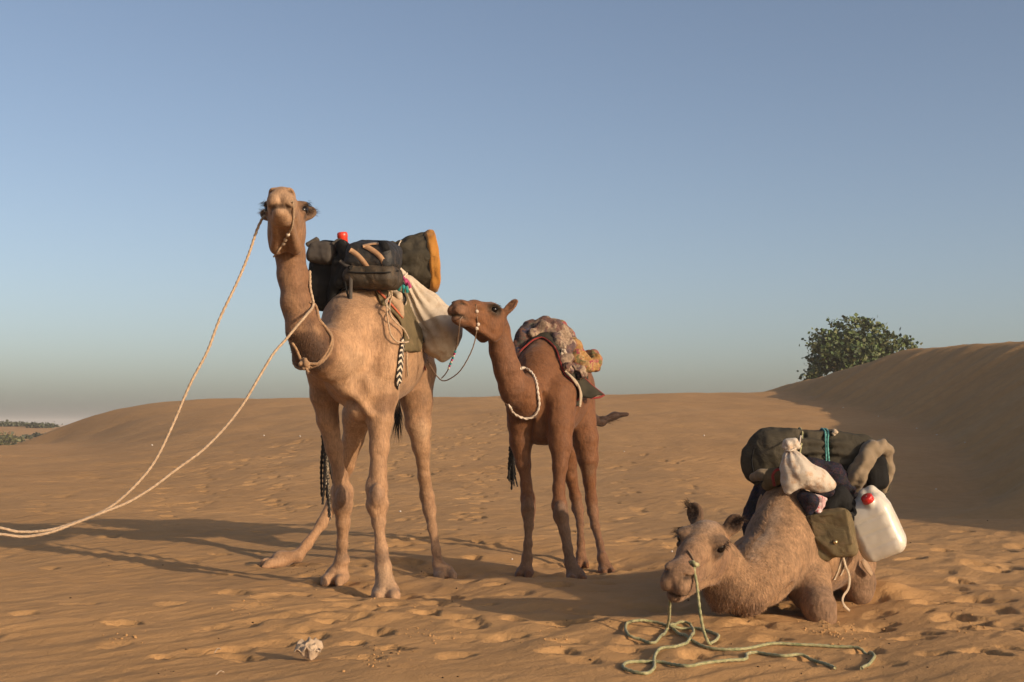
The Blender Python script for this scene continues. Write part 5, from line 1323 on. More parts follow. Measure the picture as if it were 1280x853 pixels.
def quilts():
    root = thing("quilt", "faded beige print quilt bunched over the red-brown camel's saddle felt", "quilt", P(690, 440, 10.2))
    g = pad_sheet(C2, C2C, C2R, A2, ([D(15), D(60), D(95), D(130), D(170)], [0.14, 0.13, 0.20, 0.14, 0.10]), ([D(15), D(60), D(120), D(170)], [0.22, 0.34, 0.40, 0.36]), D(22), D(168), 0.045, 70, 40, 0.030, 6,
                  lambda th, s: 0.022 * np.sin(s * 13 + 2 * th) + 0.02 * np.sin(math.pi * s))
    v, f = solid(g, 0.03); part("cloth", v, f, QUILT, root)
    im = Implicit()
    im.chain([(P(668, 418, 10.45), .05), (P(680, 412, 10.5), .06), (P(692, 412, 10.5), .055), (P(697, 425, 10.4), .055), (P(701, 440, 10.3), .05), (P(706, 452, 10.22), .05), (P(712, 462, 10.2), .04)], 0.03)
    im.chain([(P(699, 432, 10.32), .05), (P(706, 437, 10.28), .045), (P(711, 449, 10.22), .04)], 0.02)
    V, Q = soft(im, 0.008, 0.022, 11, 51, 0.008, 28); part("fold", V, Q, QUILT, root)
    v, q = knot(P(711, 459, 10.14), 0.035, 3); part("knot", v, q, QUILT, root)
    v, q = knot(P(704, 441, 10.22), 0.028, 7); part("knot", v, q, SACK, root)
    nf = lambda c_: np.tile([0.3, -1.0, 0.1], (len(c_), 1))
    for a in ([(711, 460), (711, 478), (712, 492), (711, 506)], [(717, 462), (719, 478), (720, 490), (719, 508)]):
        pts = settle_on(C2, [P(x, y, 10.1) for x, y in a], 0.030)
        v, f, uv = ribbon(pts, 0.016, 0.004, nf); part("tie_strap", v, f, STRAP, root)
    # dark quilt heaped ahead and on top
    root = thing("quilt", "dark purple-brown print quilt heaped on top of the red-brown camel's hump", "quilt", P(670, 420, 10.45))
    im = Implicit()
    im.chain([(P(647, 434, 10.45), .045), (P(655, 425, 10.5), .06), (P(668, 413, 10.6), .075), (P(682, 408, 10.65), .07), (P(695, 412, 10.65), .06), (P(706, 424, 10.6), .06), (P(714, 437, 10.5), .055)], 0.04)
    im.cone(P(645, 438, 10.4), P(650, 448, 10.3), 0.04, 0.05, 0.03)
    im.cone(P(650, 418, 10.5), P(664, 411, 10.6), 0.035, 0.05, 0.03)
    V, Q = soft(im, 0.009, 0.028, 9, 57, 0.010, 24); part("cloth", V, Q, QUILT_D, root)
    # floral quilt rolled at the back
    root = thing("quilt", "yellow and pink floral quilt rolled behind the red-brown camel's saddle", "quilt", P(735, 462, 10.6))
    im = Implicit()
    im.chain([(P(701, 408, 10.75), .05), (P(709, 420, 10.65), .06), (P(717, 434, 10.5), .065), (P(722, 447, 10.45), .075), (P(731, 456, 10.45), .07), (P(741, 457, 10.5), .055), (P(746, 451, 10.5), .045)], 0.03)
    im.chain([(P(746, 451, 10.5), .045), (P(741, 444, 10.55), .04), (P(734, 444, 10.6), .035)], 0.02)
    V, Q = soft(im, 0.008, 0.018, 11, 63, 0.008, 26); part("cloth", V, Q, FLORAL, root)
quilts()
tassel("tassel", P(642, 545, 10.45), P(640, 562, 10.45), 12, 0.33, DARKCORD, "short black tassel hanging behind the red-brown camel's foreleg", 8, 0.030)
# white collar
fr = cast(C2, [(650, 461), (656, 461), (662, 464), (667, 471), (670, 481), (671.5, 492), (673, 504), (671, 513), (665, 520), (657, 522), (648, 519), (641, 513), (637, 506)], 0.010, start=7)
bk = settle_on(C2, [P(634, 494, 9.98), P(634, 480, 10.05), P(639, 468, 10.05)], 0.012)
ring = np.vstack([fr, bk, fr[:1]])
v, f = tube(ring, 0.009, 0.006, 10, twist=75, lobes=2, lob=0.30); o = mesh_obj("neck_rope", v, f, ROPE_W); settle(o, ring[9]); tag(o, "white rope collar round the red-brown camel's neck", "rope collar")
root = thing("nose_line", "thin brown beaded nose line slung from the red-brown camel to the cream sack", "nose line", P(556, 477, 9.75))
mz = cast(C2, [(594, 381), (595.5, 390), (596, 398), (597, 406)], 0.006, start=7)
v, f = tube([*mz, P(596, 413, 9.42), P(592, 432, 9.45), P(584, 450, 9.5), P(574, 465, 9.58), P(562, 474, 9.68), P(553, 476, 9.75), P(546, 470, 9.82), P(539, 459, 9.9), P(534, 450, 9.95)], 0.0045, 0.015, 6, twist=90); part("cord", v, f, ROPE_B, root)
v, f = tube([*cast(C2, [(578, 396)], 0.006, start=7), P(575, 401, 9.25), P(573, 420, 9.35), P(570, 436, 9.45), P(565, 452, 9.55), P(558, 466, 9.65), P(552, 473, 9.73)], 0.0045, 0.015, 6, twist=90); part("cord", v, f, ROPE_B, root)
for i in range(9):
    t = i / 8; v, f = bead(lerp(P(569, 440, 9.46), P(561, 460, 9.6), t), 0.010); part("bead", v, f, (TEALC, PINKC, ROPE_W)[i % 3], root)
for c_ in (mz[1], mz[3], P(596, 411, 9.42)):
    v, f = bead(c_ + np.array([0, -0.006, 0]), 0.014); part("bead", v, f, ROPE_W, root)

# ================================================================ load of the lying camel
def rolled_bed():
    root = thing("bedroll", "bulky dark olive bedroll with khaki lining tied across the lying camel's hump", "bedroll", P(1020, 600, 8.4))
    im = Implicit()
    im.chain([(P(950, 576, 8.42), .125), (P(962, 566, 8.42), .150), (P(985, 562, 8.42), .140), (P(1003, 562, 8.43), .118), (P(1018, 562, 8.44), .122), (P(1033, 563, 8.45), .118), (P(1050, 568, 8.46), .142), (P(1072, 574, 8.48), .150), (P(1088, 586, 8.5), .125)], 0.05)
    im.cone(P(945, 588, 8.42), P(955, 598, 8.42), 0.07, 0.06, 0.05)
    im.cone(P(1090, 585, 8.5), P(1098, 608, 8.5), 0.10, 0.075, 0.05)
    for x, y in ((1003, 552), (1033, 553)): im.cone(P(x - 1, 536, 8.36), P(x + 1, 590, 8.30), 0.012, 0.012, 0.05, -1)
    def fold(V):
        dx = np.minimum(np.abs(V[:, 0] - P(1003, 560, 8.4)[0]), np.abs(V[:, 0] - P(1033, 560, 8.4)[0]))
        return 0.012 * np.exp(-(dx / 0.12) ** 2) * np.sin(V[:, 2] * 95 + 3 * noise3(V, 5, 3))
    V, Q = soft(im, 0.008, 0.014, 6.5, 71, 0.005, 22, fold); sh = part("shell", V, Q, ROLL, root)
    ln = Implicit()
    ln.chain([(P(1064, 606, 8.30), .060), (P(1071, 595, 8.26), .066), (P(1081, 577, 8.27), .058), (P(1090, 562, 8.33), .052), (P(1101, 558, 8.38), .050), (P(1108, 566, 8.42), .045), (P(1109, 583, 8.44), .036), (P(1107, 600, 8.45), .034), (P(1105, 614, 8.45), .028)], 0.03)
    def fold2(V): return 0.004 * np.sin((V[:, 0] * 1.2 - V[:, 2]) * 55 + 9 * noise3(V, 5, 5))
    V, Q = soft(ln, 0.007, 0.018, 9, 73, 0.006, 26, fold2); part("lining", V, Q, ROLL_TAN, root)
    dk = Implicit(); dk.box(P(1093, 590, 8.42), (0.075, 0.10, 0.115), axes(8, 0, 0), 0.03, 0.05); V, Q = soft(dk, 0.008, 0.012, 9, 75); part("inner_fold", V, Q, BLACK, root)
    l2 = Implicit(); l2.chain([(P(943, 596, 8.32), .03), (P(952, 594, 8.26), .036), (P(966, 592, 8.25), .03)], 0.02); V, Q = soft(l2, 0.006, 0.010, 13, 77); part("lining", V, Q, ROLL_TAN, root)
    # piping
    for a in ([(1085, 545), (1080, 560), (1070, 578), (1058, 592)], [(943, 560), (940, 575), (942, 590)]):
        v, f = tube(cast(im, a, 0.004), 0.006, 0.012, 6); part("piping", v, f, BLACK, sh)
    for x0, bot in ((1003, 566), (1031, 600), (1035, 602)):
        ys = np.linspace(541, bot, 7); xs = x0 + (np.linspace(0, 1, 7) ** 1.2) * (-4 if x0 == 1003 else 2.5)
        pts = cast(im, np.stack([xs, ys], 1), 0.008)
        over = np.array([pts[0] + np.array([0, 0.10, 0.012]), pts[0] + np.array([0, 0.20, -0.03]), pts[0] + np.array([0, .28, -.14])]); over = settle_on(im, over, 0.008)
        v, f = tube(np.vstack([over[::-1], pts]), 0.0065, 0.012, 7, twist=80); part("tie_cord", v, f, TEAL if x0 > 1010 else ROPE_G, root)
    v, q = knot(P(1043, 541, 8.36), 0.020, 12); part("knot", v, q, STRAP, root)
rolled_bed()
def indigo():
    root = thing("blanket", "dark indigo print blanket under the bedroll on the lying camel", "blanket", P(985, 620, 8.4))
    im = Implicit()
    im.chain([(P(962, 604, 8.40), .075), (P(955, 622, 8.42), .085), (P(947, 642, 8.42), .08), (P(941, 660, 8.42), .055), (P(938, 670, 8.42), .03)], 0.05)
    im.chain([(P(965, 598, 8.35), .07), (P(990, 598, 8.30), .075), (P(1015, 592, 8.28), .09), (P(1040, 596, 8.28), .085), (P(1056, 606, 8.3), .07), (P(1070, 617, 8.35), .05)], 0.05)
    im.cone(P(960, 615, 8.3), P(972, 606, 8.2), 0.06, 0.05, 0.04)
    V, Q = soft(im, 0.008, 0.018, 9, 81, 0.006, 26); part("cloth", V, Q, INDIGO, root)
    g = pad_sheet(C3, C3C, C3R, A3, ([D(10), D(60), D(95), D(130), D(180)], [0.14, 0.10, 0.13, 0.10, 0.10]), ([D(10), D(180)], [0.62, 0.66]), D(22), D(178), 0.020, 50, 44, 0.012, 9)
    v, f = solid(g, 0.018); part("under_cloth", v, f, LEATHER, root)
    root = thing("folded_cloth", "folded khaki cloth with red edging beside the small white sack", "cloth", P(970, 605, 8.15))
    im = Implicit(); im.chain([(P(959, 607, 8.18), .035), (P(967, 597, 8.12), .048), (P(976, 594, 8.08), .045)], 0.03); V, Q = soft(im, 0.007, 0.016, 13, 83); part("cloth", V, Q, OLIVE, root)
    v, f = tube([P(968, 607, 8.06), P(966, 594, 8.02), P(972, 587, 8.01), P(981, 590, 8.02)], 0.010, 0.012, 6); part("edging", v, f, REDTRIM, root)
indigo()
def small_sack():
    root = thing("sack", "small stained white cotton sack tied shut in front of the lying camel's bedroll", "sack", P(1005, 612, 8.0))
    im = Implicit()
    im.chain([(P(987, 566, 8.04), .026), (P(991, 578, 8.0), .062), (P(1002, 592, 7.98), .078), (P(1022, 599, 7.99), .062), (P(1040, 605, 8.02), .022)], 0.06)
    im.chain([(P(990, 590, 7.98), .07), (P(987, 606, 7.97), .040), (P(985, 614, 7.97), .018)], 0.05)
    im.cone(P(984, 600, 7.97), P(1036, 607, 8.0), 0.03, 0.02, 0.04)
    a, ax = P(987, 560, 8.0), unit(P(1005, 600, 8.0) - P(987, 560, 8.0))
    def fold(V):
        q = (V - a) @ ax; r = V - a - q[:, None] * ax; ang = np.arctan2(r[:, 0], -r[:, 1])
        return 0.007 * np.exp(-q / 0.09) * np.sin(ang * 11 + 2 * noise3(V, 9, 2))
    V, Q = soft(im, 0.006, 0.012, 9, 91, 0.004, 28, fold); part("cloth", V, Q, SACK2, root)
    im = Implicit(); im.chain([(P(988, 563, 8.02), .030), (P(985, 557, 8.0), .034), (P(992, 555, 8.0), .03), (P(997, 558, 8.0), .018)], 0.015); V, Q = soft(im, 0.005, 0.012, 26, 93); nk = part("gathered_neck", V, Q, SACK2, root)
    v, f = tube([P(981, 563, 8.0), P(987, 564, 7.96), P(994, 561, 7.98), P(999, 555, 8.05), P(1001, 545, 8.2)], 0.005, 0.01, 6, twist=90); part("tie_cord", v, f, ROPE_W, nk)
small_sack()
def satchel():
    Ax = axes(10, -22, 0); c = P(1040, 668, 7.99)
    root = thing("satchel", "olive canvas satchel with brass stud hanging on the lying camel's shoulder", "satchel", P(1045, 698, 8.0))
    im = Implicit(); im.box(c, (0.138, 0.060, 0.150), Ax, 0.03, 0.055); im.ell(c - Ax[1] * 0.05 - Ax[2] * 0.05, (0.11, 0.035, 0.08), Ax, 0.04)
    def fold(V):
        L = (V - c) @ Ax.T
        return 0.011 * np.sin((L[:, 0] * 0.8 + L[:, 2]) * 62 + 2 * noise3(V, 7, 5)) * ss(0.02, -0.10, L[:, 0] + 0.3 * L[:, 2])
    V, Q = soft(im, 0.007, 0.016, 7, 95, 0.004, 26, fold); part("bag", V, Q, OLIVE, root)
    fl = Implicit(); fl.box(c - Ax[1] * 0.066 + Ax[2] * 0.035 + Ax[0] * 0.01, (0.115, 0.010, 0.105), Ax, 0.02, 0.010); fl.ell(c - Ax[1] * 0.068 - Ax[2] * 0.05 + Ax[0] * 0.015, (0.095, 0.012, 0.075), Ax, 0.02)
    V, Q = soft(fl, 0.006, 0.014, 8, 97, 0.004, 26); fl_ = part("flap", V, Q, OLIVE, root)
    nf = lambda c_: np.tile(-Ax[1], (len(c_), 1))
    w = lambda x, y, z: c + Ax[0] * x + Ax[1] * y + Ax[2] * z
    v, f, uv = ribbon([w(-0.12, -0.05, 0.13), w(0, -0.078, 0.125), w(0.125, -0.05, 0.13)], 0.018, 0.005, nf); part("binding", v, f, OLIVE, root)
    v, f = bead(w(0.025, -0.088, -0.045), 0.014); part("stud", v, f, BRASS, fl_)
    v, f, uv = ribbon([w(-0.13, -0.01, 0.10), w(-0.15, -0.02, 0.20), P(1012, 628, 8.05), P(1016, 612, 8.15)], 0.028, 0.005, nf); part("shoulder_strap", v, f, OLIVE, root)
    v, f, uv = ribbon([w(0.13, -0.01, 0.10), P(1068, 640, 8.06), P(1056, 620, 8.12), P(1040, 606, 8.2)], 0.030, 0.005, nf); part("shoulder_strap", v, f, BLACK, root)
    im = Implicit(); im.chain([(P(1036, 634, 8.10), .055), (P(1048, 620, 8.14), .06), (P(1057, 632, 8.14), .055), (P(1062, 648, 8.12), .04)], 0.04); V, Q = soft(im, 0.008, 0.010, 10, 99); part("back_panel", V, Q, BLACK, root)
satchel()
im = Implicit(); im.box(P(1021, 629, 8.0), (0.050, 0.022, 0.055), axes(-24, -10, 0), 0.02, 0.015); V, Q = soft(im, 0.006, 0.012, 22, 101)
o = mesh_obj("packet", V, Q, PACKET); settle(o, V.mean(0)); tag(o, "crumpled pink and white packet tucked above the olive satchel", "packet")
im = Implicit(); im.chain([(P(1006, 622, 8.02), .045), (P(1013, 628, 8.0), .05), (P(1012, 640, 8.0), .03)], 0.03); im.chain([(P(1024, 614, 8.05), .04), (P(1036, 614, 8.06), .04)], .02); V, Q = soft(im, 0.007, 0.014, 13, 103)
o = mesh_obj("bundled_cloth", V, Q, INDIGO); settle(o, V.mean(0)); tag(o, "bundled dark print cloth under the small white sack", "cloth")
def jerrycan():
    Ax = axes(23, -24, 10); c = P(1094, 660, 8.16)
    root = thing("jerrycan", "milky white plastic jerrycan with red cap hanging at the lying camel's side", "jerrycan", P(1095, 697, 8.22))
    im = Implicit()
    w = lambda x, y, z: c + Ax[0] * x + Ax[1] * y + Ax[2] * z
    im.box(c - Ax[2] * 0.012, (0.148, 0.114, 0.178), Ax, 0.02, 0.075)
    im.box(w(0.0, 0.0, 0.15), (0.115, 0.085, 0.055), Ax, 0.05, 0.045)
    im.chain([(w(-0.02, 0.03, 0.18), .03), (w(0.02, 0.03, 0.222), .026), (w(0.075, 0.03, 0.222), .026), (w(0.105, 0.03, 0.165), .03)], 0.02)
    im.cone(w(0.050, -0.070, 0.150), w(0.050, -0.090, 0.195), 0.036, 0.032, 0.015)
    for z in (-0.09, 0.0, 0.08): im.cone(w(-0.10, -0.118, z), w(0.10, -0.118, z), 0.007, 0.007, 0.012, -1)
    V, Q = soft(im, 0.006, 0.006, 6, 111); part("tank", V, Q, JERRY, root)
    cp0 = w(0.050, -0.085, 0.186); hd_ = w(0.04, 0.03, 0.222)
    Ax = np.array([Ax[0], unit(Ax[1] + 0.4 * Ax[2]), unit(Ax[2] - 0.4 * Ax[1])]); cp = cp0
    th = np.linspace(0, 2 * math.pi, 48, endpoint=False); prof = [(0.0, 0.040), (0.030, 0.040), (0.036, 0.035), (0.037, 0.0), (0.0, 0.0)]
    v = np.array([[cp + (r * (1 + (0.035 * np.cos(16 * t) if 0.03 < r else 0))) * (math.cos(t) * Ax[0] + math.sin(t) * Ax[1]) + h_ * Ax[2] for t in th] for r, h_ in prof]).reshape(-1, 3)
    part("cap", v, [tuple(map(int, q)) for q in grid_faces(5, 48, closed_v=True)], RED_PL2, root)
    v, f = tube([hd_, P(1085, 620, 8.3), P(1070, 612, 8.38), P(1056, 604, 8.42)], 0.007, 0.012, 7, twist=80); part("tie_cord", v, f, ROPE_C, root)
jerrycan()
# girth straps and loose ends on the lying camel
root = thing("girth_strap", "pair of white cotton girth straps below the olive satchel", "girth", cast(C3, [(1050, 705)], .02)[0])
for a in ([(1054, 690), (1051, 700), (1047, 712), (1042, 724)], [(1059, 690), (1056.5, 700), (1054, 709), (1050, 719)]):
    v, f, uv = ribbon(cast(C3, a, 0.008), 0.018, 0.004, surf_normal(C3)); part("strap", v, f, STRAP, root)
nf = lambda c_: np.tile([0.4, -1.0, 0.0], (len(c_), 1))
pts = [P(1054, 696, 8.06), P(1057, 708, 8.06), P(1061, 718, 8.08), P(1062, 727, 8.08), P(1060, 737, 8.07), P(1055, 744, 8.05), P(1053, 751, 8.03), P(1056, 758, 8.0), on_ground(1062, 765) + np.array([0, 0, 0.006])]
v, f, uv = ribbon(pts, 0.016, 0.003, nf); o = mesh_obj("loose_strap", v, f, STRAP); settle(o, pts[-1]); tag(o, "loose cream strap end dangling to the sand by the lying camel's belly", "strap")
gq = np.array([[P(1080, 698, 8.52), P(1086, 706, 8.5), P(1091, 717, 8.48)], [P(1076, 702, 8.48), P(1081, 711, 8.46), P(1089, 721, 8.45)]])
v, f = solid(np.stack([resample(r_, 6) for r_ in gq]), 0.006); o = mesh_obj("leather_flap", v, f, LEATHER); settle(o, P(1080, 698, 8.52)); tag(o, "small tan leather flap sticking out behind the lying camel's haunch", "flap")

# rope of the lying camel, trailing over the sand
A_ = [(834, 789), (819, 805.6), (801, 806), (786, 799), (782, 789), (787, 781.5), (809, 781), (831, 785), (845, 792), (861, 801.5), (877.6, 810), (905, 814), (929.5, 814), (965, 808), (1000.6, 809), (1033, 810.5), (1074.5, 817), (1092, 820.7), (1089.5, 829), (1077, 838)]
B_ = [(886, 807), (896.7, 801.5), (896.7, 796), (883, 790.6), (860, 788.6), (838, 788), (850, 781), (862.5, 784), (867, 793), (861, 804), (846, 810), (825.6, 814), (818, 825), (817.4, 838.4), (806.5, 845), (787, 842.5), (779, 836), (787, 830), (812, 829.7), (831, 831.6), (858, 835), (883, 831), (929.5, 828), (933.6, 820.7), (946, 818), (979, 822), (1006, 827.5), (1044, 838)]
def lay_on_sand(pix, r):
    c_ = catmull([on_ground(a, b) for a, b in pix], 0.03)
    c_[:, 2] = np.max([ground_z(c_[:, 0] + a, c_[:, 1] + b) for a in (-.03, 0, .03) for b in (-.03, 0, .03)], axis=0) + r * 0.75
    k_ = c_[:, 2].copy(); k_[1:-1] = (c_[:-2, 2] + c_[1:-1, 2] + c_[2:, 2]) / 3; c_[:, 2] = np.maximum(k_, c_[:, 2] - 0.004)
    return c_
RG = 0.0078
ga = lay_on_sand(A_, RG); gb = lay_on_sand(B_, RG)
for i in range(len(gb)):                                         # the second strand passes over the first
    dm = np.min(np.linalg.norm(ga[:, :2] - gb[i, :2], axis=1)); gb[i, 2] += 0.016 * max(0, 1 - dm / 0.05)
root = thing("lead_rope", "pale green lead rope trailing in loops on the sand below the lying camel", "rope", ga[0])
top_a = cast(C3, [(838, 722)], -0.012, start=5.5)[0]; top_b = cast(C3, [(866, 704)], 0.008, start=5.5)[0]
ea, eb = ga[0], gb[0]
def fall(t0, e, pix):
    n = len(pix); return [t0] + [P(x, y, t0[1] + (e[1] - t0[1]) * (k + 1) / (n + 1)) for k, (x, y) in enumerate(pix)]
pa = fall(top_a, ea, [(836, 730), (837.5, 745), (837, 760), (836.5, 772)]) + list(ga)
pb = fall(top_b, eb, [(868, 715), (871, 730), (873, 748), (875.5, 768), (880, 790)]) + list(gb)
v, f = tube(pa, RG, 0.010, 8, twist=55); part("strand", v, f, ROPE_G, root)
v, f = tube(pb, RG, 0.010, 8, twist=55); part("strand", v, f, ROPE_G, root)
v, q = knot(top_b + np.array([0, -0.012, -0.01]), 0.022, 15); part("knot", v, q, ROPE_G, root)
v, f = tube(cast(C3, [(860, 689), (864, 696), (867, 703)], 0.006, start=5.5), 0.006, 0.01, 6, twist=90); part("peg_cord", v, f, ROPE_B, root)

# ================================================================ plants
def leaf_mat(name, c1, c2):
    m, t, b = new_mat(name)
    at = node(t, "ShaderNodeAttribute"); at.attribute_name = "Col"
    t.links.new(at.outputs["Color"], b.inputs["Base Color"]); b.inputs["Roughness"].default_value = 0.55; b.inputs["Specular IOR Level"].default_value = 0.3
    b.inputs["Subsurface Weight"].default_value = 0.0
    return m
LEAF = leaf_mat("leaf", None, None)
BARK = plain("bark", (0.10, 0.075, 0.05), 0.9, 0.2, vary=0.25, bump=0.01, bscale=20)
def leaves(pts, size, cols, seed, flat=0.35):
    r = np.random.default_rng(seed); n = len(pts)
    d = r.normal(0, 1, (n, 3)); d[:, 2] = d[:, 2] * 0.7 + 0.15; d /= np.linalg.norm(d, axis=1, keepdims=True)
    s = np.cross(d, r.normal(0, 1, (n, 3))); s /= np.linalg.norm(s, axis=1, keepdims=True)
    nn = np.cross(d, s)
    L = size * r.uniform(0.6, 1.3, (n, 1)); W = L * r.uniform(0.32, 0.5, (n, 1))
    v = np.stack([pts, pts + d * L * 0.5 + s * W + nn * W * 0.25, pts + d * L, pts + d * L * 0.5 - s * W + nn * W * 0.25], 1).reshape(-1, 3)
    f = np.arange(4 * n).reshape(-1, 4)
    c = np.array(cols)[r.integers(0, len(cols), n)] * r.uniform(0.7, 1.3, (n, 1))
    return v, f, np.repeat(c, 4, 0)
def tree():
    base = np.array([16.2, 60.0, 0]); base[2] = ground_z(base[0], base[1])[0]
    root = thing("tree", "bushy green tree growing behind the crest of the high dune", "tree", base)
    r = random.Random(5)
    top = P(1072, 400, 60.0)[2]
    tips = []
    segs = []
    for i in range(9):
        a = i / 9 * 6.28 + r.uniform(-.3, .3); 
        p0 = base + np.array([r.uniform(-.15, .15), r.uniform(-.15, .15), -0.2])
        tgt = base + np.array([-0.3 + math.cos(a) * r.uniform(0.6, 1.5), math.sin(a) * r.uniform(0.6, 1.5), r.uniform(1.5, max(1.9, top - base[2] - 1.1))])
        mid_ = lerp(p0, tgt, .5) + np.array([r.gauss(0, .15), r.gauss(0, .15), .25])
        segs.append(tube([p0, mid_, tgt], 0.10, 0.25, 6, taper=[1, .6, .25]))
        for k in range(6):
            q = lerp(mid_, tgt, r.uniform(.1, 1)); e = q + np.array([r.gauss(0, .55), r.gauss(0, .55), r.uniform(-.1, .6)])
            segs.append(tube([q, lerp(q, e, .5) + np.array([0, 0, .08]), e], 0.03, 0.2, 5, taper=[1, .7, .3])); tips.append(e); tips.append(lerp(q, e, .5))
    for x, y in ((1020, 462), (1030, 448), (1024, 430), (1036, 418), (1048, 408), (1062, 402), (1075, 400), (1085, 406), (1096, 412), (1106, 420), (1014, 472), (1118, 430), (1129, 428), (1137, 433), (1045, 432), (1060, 420), (1075, 418), (1088, 425), (1100, 432), (1050, 445), (1040, 445), (1022, 420), (1068, 432), (1082, 436), (1110, 436), (1012, 474), (1018, 468), (1026, 462), (1033, 456), (1022, 455), (1029, 440), (1036, 432), (1040, 425), (1056, 430)):
        tips.append(P(x, y, base[1] + r.uniform(-1.0, 1.0)))
    v, f = merge(*segs); part("trunk", v, f, BARK, root)
    tips = np.array(tips); g = np.random.default_rng(3)
    pts = []
    for t_ in tips:
        n = int(g.uniform(55, 105)); pts.append(t_ + g.normal(0, 1, (n, 3)) * np.array([.20, .22, .17]))
    pts.append(tips[g.integers(0, len(tips), 160)] + g.normal(0, .42, (160, 3)))
    pts = np.vstack(pts)
    keep = pts[:, 2] < top + 0.1
    v, f, c = leaves(pts[keep], 0.20, [(0.065, 0.100, 0.032), (0.080, 0.115, 0.036), (0.100, 0.125, 0.044), (0.050, 0.078, 0.03), (0.105, 0.115, 0.045)], 4)
    o = part("crown", v, f, LEAF, root, colors=c, smooth=False)
tree()
def shrub(x, y, w, h, n, label, seed, cols=((0.07, 0.085, 0.035), (0.095, 0.105, 0.045), (0.055, 0.065, 0.03))):
    w *= 0.85; h *= 0.42 if y > 125 else 0.7
    z = ground_z(x, y)[0]; g = np.random.default_rng(seed); base = np.array([x, y, z])
    root = thing("shrub", label, "shrub", base, "shrubs on the far sand")
    lob = [np.array([g.uniform(-.6, .6) * w, g.uniform(-.4, .4) * w, g.uniform(.15, .6) * h]) for _ in range(8)]
    pts = np.vstack([base + l + g.normal(0, 1, (n // 8, 3)) * np.array([w * .22, w * .2, h * .2]) for l in lob]); pts[:, 2] = np.maximum(pts[:, 2], z + 0.05)
    v, f, c = leaves(pts, 0.30, cols, seed); part("foliage", v, f, LEAF, root, colors=c, smooth=False)
    v, f = merge(*[tube([base, base + l * .6 + np.array([0, 0, .05]), base + l], 0.04, 0.3, 5, taper=[1, .4]) for l in lob]); part("stem", v, f, BARK, root)
def far_at(px, d): return (px - 640) / FPX * d
for px, d, w, h, n, lb in ((2, 118, 1.9, 1.9, 500, "broad yellow-green shrub standing just beyond the edge of the sand plain"), (16, 128, 1.8, 1.3, 420, "grey-green shrub next to the broad yellow-green shrub"), (-10, 112, 1.5, 1.6, 400, "yellow-green shrub on the far sand, leaning over the plain's edge"),
                           (8, 165, 2.6, 1.5, 480, "dark shrub on top of the far red hillock"), (25, 170, 2.4, 1.4, 420, "dark low shrub along the crest of the far red hillock"), (36, 172, 1.8, 0.9, 260, "thin low shrub at the end of the far hillock's crest"),
                           (51, 160, 2.0, 1.6, 420, "rounded shrub on the far slope beside the dune's end"), (59, 162, 1.8, 1.5, 380, "rounded shrub touching the dune's end on the far slope"), (67, 176, 1.3, 1.2, 260, "small dark shrub standing alone above the dune's end"),
                           (34, 135, 0.9, 0.8, 160, "small tuft shrub on the open sand below the far hillock"), (55, 140, 1.3, 0.9, 240, "low spreading shrub below the rounded pair on the far slope"), (24, 132, 0.9, 0.6, 150, "flat tuft shrub on the open sand near the grey-green shrub")):
    shrub(far_at(px, d), d, w, h, n, lb, int(px * 7 + d), ((0.085, 0.09, 0.035), (0.11, 0.105, 0.045), (0.07, 0.07, 0.032)) if "yellow" in lb else ((0.055, 0.065, 0.035), (0.075, 0.08, 0.045), (0.045, 0.05, 0.03)))

# ================================================================ small things on the sand
# crumpled paper
def crumple():
    c = on_ground(385, 826)
    n = 26; u, w_ = np.meshgrid(np.linspace(-1, 1, n), np.linspace(-1, 1, n), indexing='ij')
    x = u * 0.058 + 0.012 * noise2(u * 2.2, w_ * 2.2, 3); y = w_ * 0.050 + 0.012 * noise2(u * 2, w_ * 2, 5)
    z = 0.030 + 0.046 * (1 - 2 * np.abs(noise2(u * 1.1 + 3, w_ * 1.1, 9))) * (1 - 0.5 * u * u) + 0.03 * np.clip(w_, 0, 1)
    z = np.maximum(z, 0.004)
    g = np.stack([c[0] + x, c[1] + y, c[2] + z], -1)
    v, f = solid(g, 0.003); o = mesh_obj("crumpled_paper", v, f, PAPER); settle(o, c); tag(o, "crumpled scrap of pale paper lying on the bare sand", "paper")
crumple()
DUNG = plain("dry_dung", (0.07, 0.043, 0.024), 0.9, 0.2, vary=0.3)
WHITE_BIT = plain("white_scrap", (0.6, 0.55, 0.48), 0.8, 0.2)
CLOD = SAND
def lumps(spots, mat, name, label):
    V = []; F = []; off = 0; r = np.random.default_rng(len(spots))
    ico_v = np.array([(0, 0, 1), (.894, 0, .447), (.276, .851, .447), (-.724, .526, .447), (-.724, -.526, .447), (.276, -.851, .447), (.724, .526, -.447), (-.276, .851, -.447), (-.894, 0, -.447), (-.276, -.851, -.447), (.724, -.526, -.447), (0, 0, -1)])
    ico_f = [(0, 1, 2), (0, 2, 3), (0, 3, 4), (0, 4, 5), (0, 5, 1), (1, 6, 2), (2, 7, 3), (3, 8, 4), (4, 9, 5), (5, 10, 1), (2, 6, 7), (3, 7, 8), (4, 8, 9), (5, 9, 10), (1, 10, 6), (11, 7, 6), (11, 8, 7), (11, 9, 8), (11, 10, 9), (11, 6, 10)]
    for x, y, s in spots:
        z = ground_z(x, y)[0]
        sc = s * r.uniform(.7, 1.3, 3) * np.array([1, 1, .7])
        V.append(np.array([x, y, z + s * 0.3]) + ico_v * (1 + r.uniform(-.22, .22, (12, 1))) * sc); F += [tuple(i + off for i in q) for q in ico_f]; off += 12
    o = mesh_obj(name, np.vstack(V), F, mat); o["kind"] = "stuff"; o["label"] = label
    return o
sp = []
